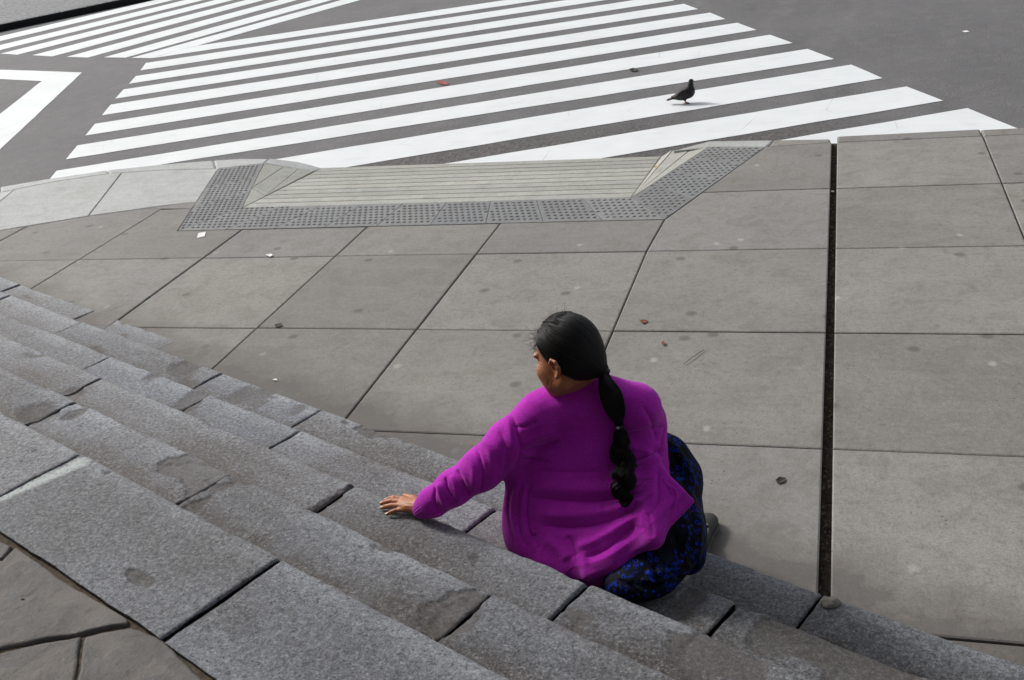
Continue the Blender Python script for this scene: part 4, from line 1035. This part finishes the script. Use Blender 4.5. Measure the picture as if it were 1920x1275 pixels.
# shoes
SH = mat_plain('shoe_leather', (0.026, 0.025, 0.022), 0.5, 0.4, 0.25, 60, 0.001); SOLE = mat_plain('shoe_sole', (0.09, 0.085, 0.07), 0.7, 0.3, 0.2)
for toe, ank in ((footR, ankR), (footL, ankL)):
    d = toe-ank; d[2] = 0; d = unit(d); sd = np.cross([0, 0, 1], d); tz = np.array([toe[0], toe[1], 0])
    fld = Field(np.minimum(toe, ank)-.12, np.maximum(toe, ank)+.12, .0035); R = np.array([d, sd, [0, 0, 1]])
    t0 = tz+v3(0, 0, .030)
    fld.ball(t0, (.052, .040, .026), R, .02); fld.ball(t0-d*.07, (.06, .034, .028), R, .03); fld.ball(t0-d*.14+v3(0, 0, .006), (.045, .032, .034), R, .03)
    fld.ball(t0-d*.095+v3(0, 0, .036), (.062, .024, .028), R, .004, 's')
    fld.F = np.maximum(fld.F, (0.012-(fld.lo[2]+np.arange(fld.n[2])*fld.h))[None, None, :].astype(np.float32))
    V, Q = fld.mesh(1); sh = link('shoe', mesh_np('shoe', V, Q), SH, person, smooth=True)
    fld = Field(np.minimum(toe, ank)-.12, np.maximum(toe, ank)+.12, .0035)
    fld.ball(t0-v3(0, 0, .02), (.056, .044, .014), R, .01); fld.ball(t0-d*.07-v3(0, 0, .02), (.06, .037, .014), R, .02); fld.ball(t0-d*.14-v3(0, 0, .02), (.048, .036, .014), R, .02)
    fld.F = np.maximum(fld.F, (0.002-(fld.lo[2]+np.arange(fld.n[2])*fld.h))[None, None, :].astype(np.float32))
    V, Q = fld.mesh(1); link('sole', mesh_np('sole', V, Q), SOLE, sh, smooth=True)
    o = t0-d*.052+v3(0, 0, .026); Vb, Fb = ellipsoid(o, (.006, .020, .004), R); link('bow', mesh('bow', Vb, Fb), SH, sh, smooth=True)

# hair: a combed cap, loose strands, ties, ponytail
tie1 = at(1131, 686, .845)+0*FW
tie1 = hp(-.094, -.012, -.072)
fld = Field(Hc-.17, Hc+.17, .0028)
fld.ball(hp(-.007, 0, .010), (.106, .087, .105), HR, .02)
fld.ball(hp(-.045, 0, -.028), (.060, .066, .055), HR, .03)
fld.chain([hp(-.06, 0, -.04), tie1], [.045, .015], .04)
F_ = fld; ax_ = [F_.lo[i]+np.arange(F_.n[i])*F_.h for i in range(3)]; X_, Y_, Z_ = np.meshgrid(*ax_, indexing='ij', sparse=True)
fl = (X_-Hc[0])*hf[0]+(Y_-Hc[1])*hf[1]+(Z_-Hc[2])*hf[2]; ul = (X_-Hc[0])*hu[0]+(Y_-Hc[1])*hu[1]+(Z_-Hc[2])*hu[2]; ll = (X_-Hc[0])*hl[0]+(Y_-Hc[1])*hl[1]+(Z_-Hc[2])*hl[2]
pl_ = (1.25*fl-0.050-ul)/1.6
pl2 = pl_
F_.F = np.maximum(F_.F, pl2.astype(np.float32))
V, Q = fld.mesh(2)
A_ = unit(hp(.09, 0, .05)-tie1); e1 = unit(hl-A_*(hl@A_)); e2 = np.cross(A_, e1)
D = V-tie1; ph = np.arctan2(D@e1, D@e2); rr_ = np.linalg.norm(D, axis=1)
gro = noise3(np.stack([ph*26, rr_*5, rr_*0], 1))*.5+noise3(np.stack([ph*60, rr_*8, rr_*0+5], 1))*.35+noise3(np.stack([ph*9, rr_*3, rr_*0+9], 1))*.5
V = V+vnormals(V, Q)*(0.0016*gro)[:, None]
me = mesh_np('hair', V, Q); attr(me, 'strand', ph)
M = NM('black_hair', 0.40, 0.24)
cv = M.n('ShaderNodeCombineXYZ'); M.L(M.math('MULTIPLY', M.attr('strand'), 60), cv.inputs[0]); hn = M.noise(1.0, 3, .7, cv.outputs[0])
c = M.mix(M.ramp(hn, .3, .7), (0.002, 0.0018, 0.0018), (0.009, 0.0075, 0.007)); HAIR = M.out(c, M.bump(hn, .003, .9), M.ramp(hn, .3, .7, .28, .55))
hair = link('hair', me, HAIR, person, smooth=True)
hr = np.random.RandomState(4)
STR = NM('loose_hair', 0.4, 0.5); STRM = STR.out((0.012, 0.009, 0.008))
paths, rad = [], []
# strands laid along the cap
Nn = vnormals(V, Q)
front = np.where((((V-Hc)@hf) > .02) & (((V-Hc)@hu) > 1.25*((V-Hc)@hf)-.030) & (((V-Hc)@hu) > .0))[0]
fwdpts = hr.choice(front, 900)
def cap_pt(p):
    L_ = np.array([(p-Hc)@hf+.006, (p-Hc)@hl, (p-Hc)@hu-.010]); k = np.sqrt(((L_/[.1075, .0885, .1065])**2).sum()); L_ = L_/max(k, .4); return Hc+hf*(L_[0]-.006)+hl*L_[1]+hu*(L_[2]+.010)
for j in fwdpts:
    a = V[j]; n = 12; pts = []
    off = hr.uniform(-.0004, .0012)+(hr.rand() < .12)*.002
    for t in np.linspace(0, .82, n):
        p = a*(1-t)+tie1*t; q = cap_pt(p); q = q+(q-Hc)/np.linalg.norm(q-Hc)*off; pts.append(q)
    pts[-1] = lerp(pts[-1], tie1, .2)
    paths.append(np.array(pts)); rad.append(np.full(n, .0006))
# flyaways at brow, crown and nape
for k in range(240):
    u = hr.rand()
    if u < .55: base = hp(.085+hr.uniform(-.03, .01), hr.uniform(-.02, .065), hr.uniform(.01, .07)); dirn = unit(hf*.8+hu*hr.uniform(-.3, .9)+hl*hr.uniform(-.3, .7)); L_ = hr.uniform(.012, .045)
    elif u < .85: base = hp(hr.uniform(-.03, .07), hr.uniform(-.05, .03), .09); dirn = unit(hu+hf*hr.uniform(-.6, 1)+hl*hr.uniform(-.6, .6)); L_ = hr.uniform(.010, .034)
    else: base = hp(-.085, hr.uniform(-.06, -.0), hr.uniform(-.05, .02)); dirn = unit(-hl*1.0-hf*.5+hu*hr.uniform(-.8, .3)); L_ = hr.uniform(.01, .03)
    base = cap_pt(base); cur = hr.normal(size=3)*1.1; n = 12; p = base-dirn*.004; pts = [p]
    for s_ in range(n-1): dirn = unit(dirn+cur*.30+hr.normal(size=3)*.08); p = p+dirn*L_/n*1.5; pts.append(p)
    paths.append(np.array(pts)); rad.append(np.linspace(.00034, .00018, n))
V_, Q_ = tube(paths, rad, 3); o = link('loose_strands', mesh_np('loose_strands', V_, Q_), STRM, hair); o['kind'] = 'stuff'
# ponytail lying down the back
from mathutils.bvhtree import BVHTree
bvh = BVHTree.FromPolygons([tuple(v) for v in CARD_V], [tuple(int(i) for i in q) for q in CARD_Q])
def backp(px_, py_, lift):
    d = unit(at_ray(px_, py_, 1.0)-CAMP); hit = bvh.ray_cast(Vector(CAMP), Vector(d))[0]
    return np.array(hit)-d*lift
pp = [tie1, lerp(tie1, backp(1145, 745, .030), .4)-FW*.012, backp(1146, 742, .034), backp(1155, 772, .020), backp(1161, 798, .014), backp(1164, 815, .018), backp(1163, 842, .026), backp(1170, 868, .026), backp(1171, 893, .024), backp(1166, 918, .020), backp(1172, 936, .015), backp(1170, 950, .010)]
pr = [.012, .025, .035, .029, .011, .019, .028, .028, .032, .027, .020, .007]
PP = spline(pp, 70); PR = spline(np.array(pr)[:, None], 70)[:, 0]; tP = np.gradient(PP, axis=0); tP /= np.linalg.norm(tP, axis=1, keepdims=True)
sA = np.cross(tP, FW); sA /= np.linalg.norm(sA, axis=1, keepdims=True); sB = np.cross(tP, sA)
paths, rad = [], []
tt = np.linspace(0, 1, 70)
for k in range(620):
    th0 = hr.uniform(0, 2*math.pi); r0 = math.sqrt(hr.rand())*.98; low = np.clip((tt-.38)/.1, 0, 1)
    tw = low*(tt-.38)*8; wob = low*.55*np.sin(tt*52+hr.uniform(0, 2.2)+th0*1.3)
    th = th0+tw; r = PR*r0*(1+wob*.6); r = np.clip(r, 0, None)
    P_ = PP+sA*(r*np.cos(th))[:, None]*1.0+sB*(r*np.sin(th)*.62)[:, None]
    n = int(hr.uniform(.86, 1)*70) if hr.rand() < .7 else 70
    paths.append(P_[:n]); rad.append(np.full(n, .0013)*np.linspace(1, .5, n))
for k in range(46):       # escaped curls
    i0 = hr.randint(34, 66); p = PP[i0]+sA[i0]*PR[i0]*hr.choice([-1, 1]); d = unit(sA[i0]*hr.choice([-1, 1])+tP[i0]*hr.uniform(.3, 1.6)); cur = hr.normal(size=3); cur[1] *= .2; pts = [p]
    for s_ in range(14): d = unit(d+cur*.28); p = p+d*.0045; pts.append(p)
    paths.append(np.array(pts)); rad.append(np.linspace(.0009, .0004, 15))
V_, Q_ = tube(paths, rad, 4)
ponytail = link('ponytail', mesh_np('ponytail', V_, Q_), HAIR, hair, smooth=True)
fldp = Field(PP.min(0)-.05, PP.max(0)+.05, .004); fldp.chain(list(PP[::3]), list(np.where(np.arange(70)[::3] < 28, .84, .50)*PR[::3]), .006, flat=(FW, 1.45)); Vc, Qc = fldp.mesh(1)
link('ponytail_core', mesh_np('ponytail_core', Vc, Qc), HAIR, ponytail, smooth=True)
TIE = mat_plain('hair_tie', (0.012, 0.013, 0.018), 0.35, 0.5, 0.2)
def tie(c, d, r, tr, label=None):
    d = unit(d); a = unit(np.cross(d, [0.1, .3, 1])); b = np.cross(d, a); th = np.linspace(0, 2*math.pi, 15)
    P_ = np.array([c+a*r*math.cos(t)+b*r*math.sin(t) for t in th]); V_, Q_ = tube([P_], [np.full(15, tr)], 6)
    return link('hair_tie', mesh_np('hair_tie', V_, Q_), TIE, hair, smooth=True)
tie(tie1, tP[1], .0135, .0055); tie(tie1+tP[1]*.006, tP[1], .0135, .005)
bd = unit(-FW*.5+np.cross(FW, [0, 0, 1])); V_, F_2 = ellipsoid(tie1+bd*.015+v3(0, 0, .002), (.009, .009, .008), np.eye(3), 12, 8); link('bead', mesh('bead', V_, F_2), TIE, hair, smooth=True)
k4 = int(np.argmin(np.abs(project(PP)[:, 1]-799)))
tie(PP[k4], tP[k4], .0115, .004)
SIL = mat_plain('grey_bead', (0.25, 0.28, 0.30), 0.3, 0.5, 0.1)
V_, F_2 = ellipsoid(PP[k4]-FW*.014-np.cross(FW, [0, 0, 1])*.004, (.006, .005, .005), np.eye(3)); link('bead', mesh('bead', V_, F_2), SIL, hair, smooth=True)
for o_ in list(bpy.data.objects):
    if o_.name.startswith('person') and o_.type == 'EMPTY': pass

# ------------------------------------------------------------------ pigeon on the crossing
pg0 = at(1284, 194, MZ); pdv = at(1344, 190, MZ)-pg0; pf = unit(pdv); pl3 = np.cross([0, 0, 1], pf); PR_ = np.array([pf, pl3, [0, 0, 1]])
def pp3(f, l, u): return pg0+pf*f+pl3*l+v3(0, 0, u-.012*min(1, max(0, (u-.01)/.035)))
pigeon = empty('pigeon', pg0); tag(pigeon, 'dark grey pigeon standing on a white stripe of the crossing', 'pigeon')
fld = Field(pg0+[-.24, -.2, -.01], pg0+[.2, .2, .26], .0026)
fld.ball(pp3(.0, 0, .105), (.090, .056, .055), np.array([unit(pf+v3(0, 0, .36)), pl3, unit(np.cross(unit(pf+v3(0, 0, .36)), pl3))]), .02)
fld.ball(pp3(.046, 0, .122), (.052, .050, .056), PR_, .03)
fld.chain([pp3(.055, 0, .150), pp3(.062, 0, .185), pp3(.066, 0, .215)], [.036, .024, .019], .02)
fld.ball(pp3(.070, 0, .222), (.022, .016, .0175), PR_, .01)
fld.chain([pp3(-.06, 0, .085), pp3(-.11, 0, .072)], [.034, .020], .03, flat=(np.array([0, 0, 1.]), 1.3))
for s_ in (1, -1): fld.chain([pp3(.0, .018*s_, .07), pp3(.006, .018*s_, .043)], [.020, .009], .012)
V, Q = fld.mesh(1); V = V+vnormals(V, Q)*(.0012*fbm(V*60, 2))[:, None]
M = NM('pigeon_plumage', 0.6, 0.35)
oz = M.n('ShaderNodeSeparateXYZ'); M.L(M.pos, oz.inputs[0])
c = M.mix(M.ramp(M.noise(40, 3, .6), .35, .65), (0.010, 0.009, 0.010), (0.026, 0.023, 0.025)); c = M.mix(M.ramp(oz.outputs[2], ROAD_Z+.13, ROAD_Z+.20, 0, .6), c, (0.022, 0.026, 0.030))
PIG = M.out(c, M.bump(M.noise(120, 2), .002, .5)); pb = link('body', mesh_np('pigeon_body', V, Q), PIG, pigeon, smooth=True)
WG = mat_plain('wing_feather', (0.024, 0.020, 0.019), 0.6, 0.35, 0.4, 60, .001); TLM = mat_plain('tail_feather', (0.055, 0.036, 0.028), 0.6, 0.3, 0.4, 60, .001)
for s_ in (1, -1):
    fld = Field(pg0+[-.24, -.2, -.01], pg0+[.2, .2, .26], .0026); wr_ = unit(pf+v3(0, 0, .42)); R = np.array([wr_, pl3, unit(np.cross(wr_, pl3))])
    fld.ball(pp3(-.005, .044*s_, .115), (.075, .012, .034), R, .01); fld.chain([pp3(-.05, .040*s_, .098), pp3(-.125, .022*s_, .080)], [.016, .004], .02)
    V, Q = fld.mesh(1); link('wing', mesh_np('wing', V, Q), WG, pigeon, smooth=True)
fld = Field(pg0+[-.24, -.2, -.01], pg0+[.2, .2, .26], .0026)
for k in (-2, -1, 0, 1, 2): fld.cap(pp3(-.09, .006*k, .074), pp3(-.165+.003*abs(k), .011*k, .058), .009, .0055, .004)
V, Q = fld.mesh(1); link('tail', mesh_np('tail', V, Q), TLM, pigeon, smooth=True)
RED = mat_plain('red_feet', (0.30, 0.045, 0.035), 0.5, 0.4, .2); BK = mat_plain('beak', (0.05, 0.05, 0.05), 0.4, .4, .2)
for s_, fo in ((1, .0), (-1, .012)):
    a = pp3(.004+fo*.5, .018*s_, .048); b = pp3(.006+fo, .018*s_, .006)
    pa_ = [np.array([a, lerp(a, b, .5), b])]; ra_ = [np.array([.0045, .0035, .0035])]
    for ang_, L_ in ((0, .034), (35, .028), (-35, .028), (180, .018)):
        dd = pf*math.cos(math.radians(ang_))+pl3*math.sin(math.radians(ang_)); pa_.append(np.array([b, b+dd*L_*.5+v3(0, 0, -.001), b+dd*L_+v3(0, 0, -.004)])); ra_.append(np.array([.0035, .003, .0015]))
    V_, Q_ = tube(pa_, ra_, 6); link('leg', mesh_np('leg', V_, Q_), RED, pigeon, smooth=True)
V_, Q_ = tube([np.array([pp3(.086, 0, .221), pp3(.098, 0, .216), pp3(.106, 0, .208)])], [np.array([.0055, .0035, .001])], 6); link('beak', mesh_np('beak', V_, Q_), BK, pigeon, smooth=True)
ORG = mat_plain('pigeon_eye', (0.35, 0.10, 0.02), 0.2, 0.5, .1)
for s_ in (1, -1): V_, F_2 = ellipsoid(pp3(.076, .0145*s_, .225), (.0034, .002, .0034), PR_); link('eye', mesh('eye', V_, F_2), ORG, pigeon, smooth=True)

# ------------------------------------------------------------------ litter and loose bits
WHITE = mat_plain('paper', (0.78, 0.78, 0.76), 0.7, 0.3, .06); LEAF = mat_plain('dry_leaf', (0.16, 0.065, 0.03), 0.7, .3, .4, 90); DARKL = mat_plain('dark_leaf', (0.045, 0.040, 0.028), 0.7, .3, .3, 90); REDP = mat_plain('red_wrapper', (0.30, 0.04, 0.03), 0.5, .4, .2)
TWIG = mat_plain('twig', (0.09, 0.07, 0.05), 0.8, .2, .3); YEL = mat_plain('yellow_leaf', (0.45, 0.30, 0.06), .7, .3, .3); ROCK = mat_plain('broken_stone', (0.20, 0.185, 0.165), 0.85, .3, .3, 60, .003)
def scrap(px_list, z, mat, name, label, cat, curl=.004):
    P = [at(x, y, z+.004) for x, y in px_list]; c_ = sum(P)/len(P); V = P+[p-v3(0, 0, .0012) for p in P]; n = len(P)
    r_ = random.Random(label)
    for i in range(n): k = r_.uniform(.3, 1)*curl; V[i] = V[i]+v3(0, 0, k); V[n+i] = V[n+i]+v3(0, 0, k)
    V = V+[c_, c_-v3(0, 0, .0012)]
    F = [(i, (i+1) % n, 2*n) for i in range(n)]+[(n+(i+1) % n, n+i, 2*n+1) for i in range(n)]+[(i, n+i, n+(i+1) % n, (i+1) % n) for i in range(n)]
    o = link(name, mesh(name, V, F), mat, None); return tag(o, label, cat)
scrap([(372, 437), (386, 434.5), (384, 443), (369, 446)], .0, WHITE, 'paper_scrap', 'white square paper scrap beside the tactile paving corner', 'litter', .001)
scrap([(498, 478), (508, 476.5), (512, 479), (507, 482.5), (502, 480.5)], .0, WHITE, 'paper_scrap', 'small torn white paper on the slab left of centre', 'litter', .006)
scrap([(511, 711.5), (518, 710.5), (521, 713.5), (514, 714)], .0, WHITE, 'paper_scrap', 'tiny white chip on the slab above the left stone steps', 'litter')
scrap([(1558.5, 358), (1564, 358.5), (1564, 361), (1559, 361)], -.035, WHITE, 'paper_scrap', 'pale wrapper bit lying inside the drain slot', 'litter', .006)
scrap([(1199, 601), (1207, 600.5), (1216, 602), (1210, 606), (1204, 607.5)], .0, LEAF, 'dry_leaf', 'rust brown dry leaf on a slab right of the head', 'leaf', .007)
scrap([(1240, 643), (1245, 641), (1248, 645), (1243, 649)], .0, LEAF, 'dry_leaf', 'small curled brown leaf on the slab below the rust brown leaf', 'leaf', .008)
scrap([(1454, 902), (1462, 896), (1474, 897), (1470, 904), (1459, 908)], .0, DARKL, 'dry_leaf', 'dark leaf on the slab left of the drain slot', 'leaf', .007)
scrap([(515, 609), (528, 606), (530, 611), (517, 614)], .0, DARKL, 'dry_leaf', 'olive leaf beside the slab joint above the left steps', 'leaf', .005)
scrap([(818, 153), (830, 152), (842, 156), (838, 160), (826, 159)], ROAD_Z, REDP, 'wrapper', 'flat red wrapper on the asphalt between two white stripes', 'litter', .01)
scrap([(1180, 132), (1188, 129.5), (1197, 132), (1193, 134.5), (1183, 134.5)], ROAD_Z, DARKL, 'flat_cup', 'small dark crushed cup on the asphalt left of the pigeon', 'litter', .02)
scrap([(1226, 312.5), (1231, 311.5), (1233, 314), (1228, 315)], 0, YEL, 'dry_leaf', 'tiny yellow leaf on the slab beside the tactile paving', 'leaf')
scrap([(1804, 59), (1812, 57), (1818, 60), (1809, 61)], ROAD_Z, WHITE, 'paper_scrap', 'small white scrap alone on the asphalt at right', 'litter')
V_, Q_ = tube([spline([at(1282, 683, .006), at(1295, 672, .010), at(1308, 663, .008), at(1320, 656, .005)], 12)], [np.full(12, .0016)], 5)
tag(link('twig', mesh_np('twig', V_, Q_), TWIG), 'thin curved twig on the slab right of the head', 'twig')
fld = Field(at(1565, 1128, .13)-.08, at(1565, 1128, .13)+.08, .003)
c0_ = at(1558, 1131, .134)
fld.ball(c0_, (.032, .022, .010), np.array([az(30), az(120), [0, 0, 1]]), .01); fld.ball(c0_+v3(.012, .004, .004), (.015, .014, .011), None, .004)
V, Q = fld.mesh(0); V = V+vnormals(V, Q)*(.010*np.round(fbm(V*24, 2)*3)/3)[:, None]
tag(link('stone_chunk', mesh_np('stone_chunk', V, Q), ROCK), 'pale broken wedge of stone at the foot of the drain slot', 'stone')
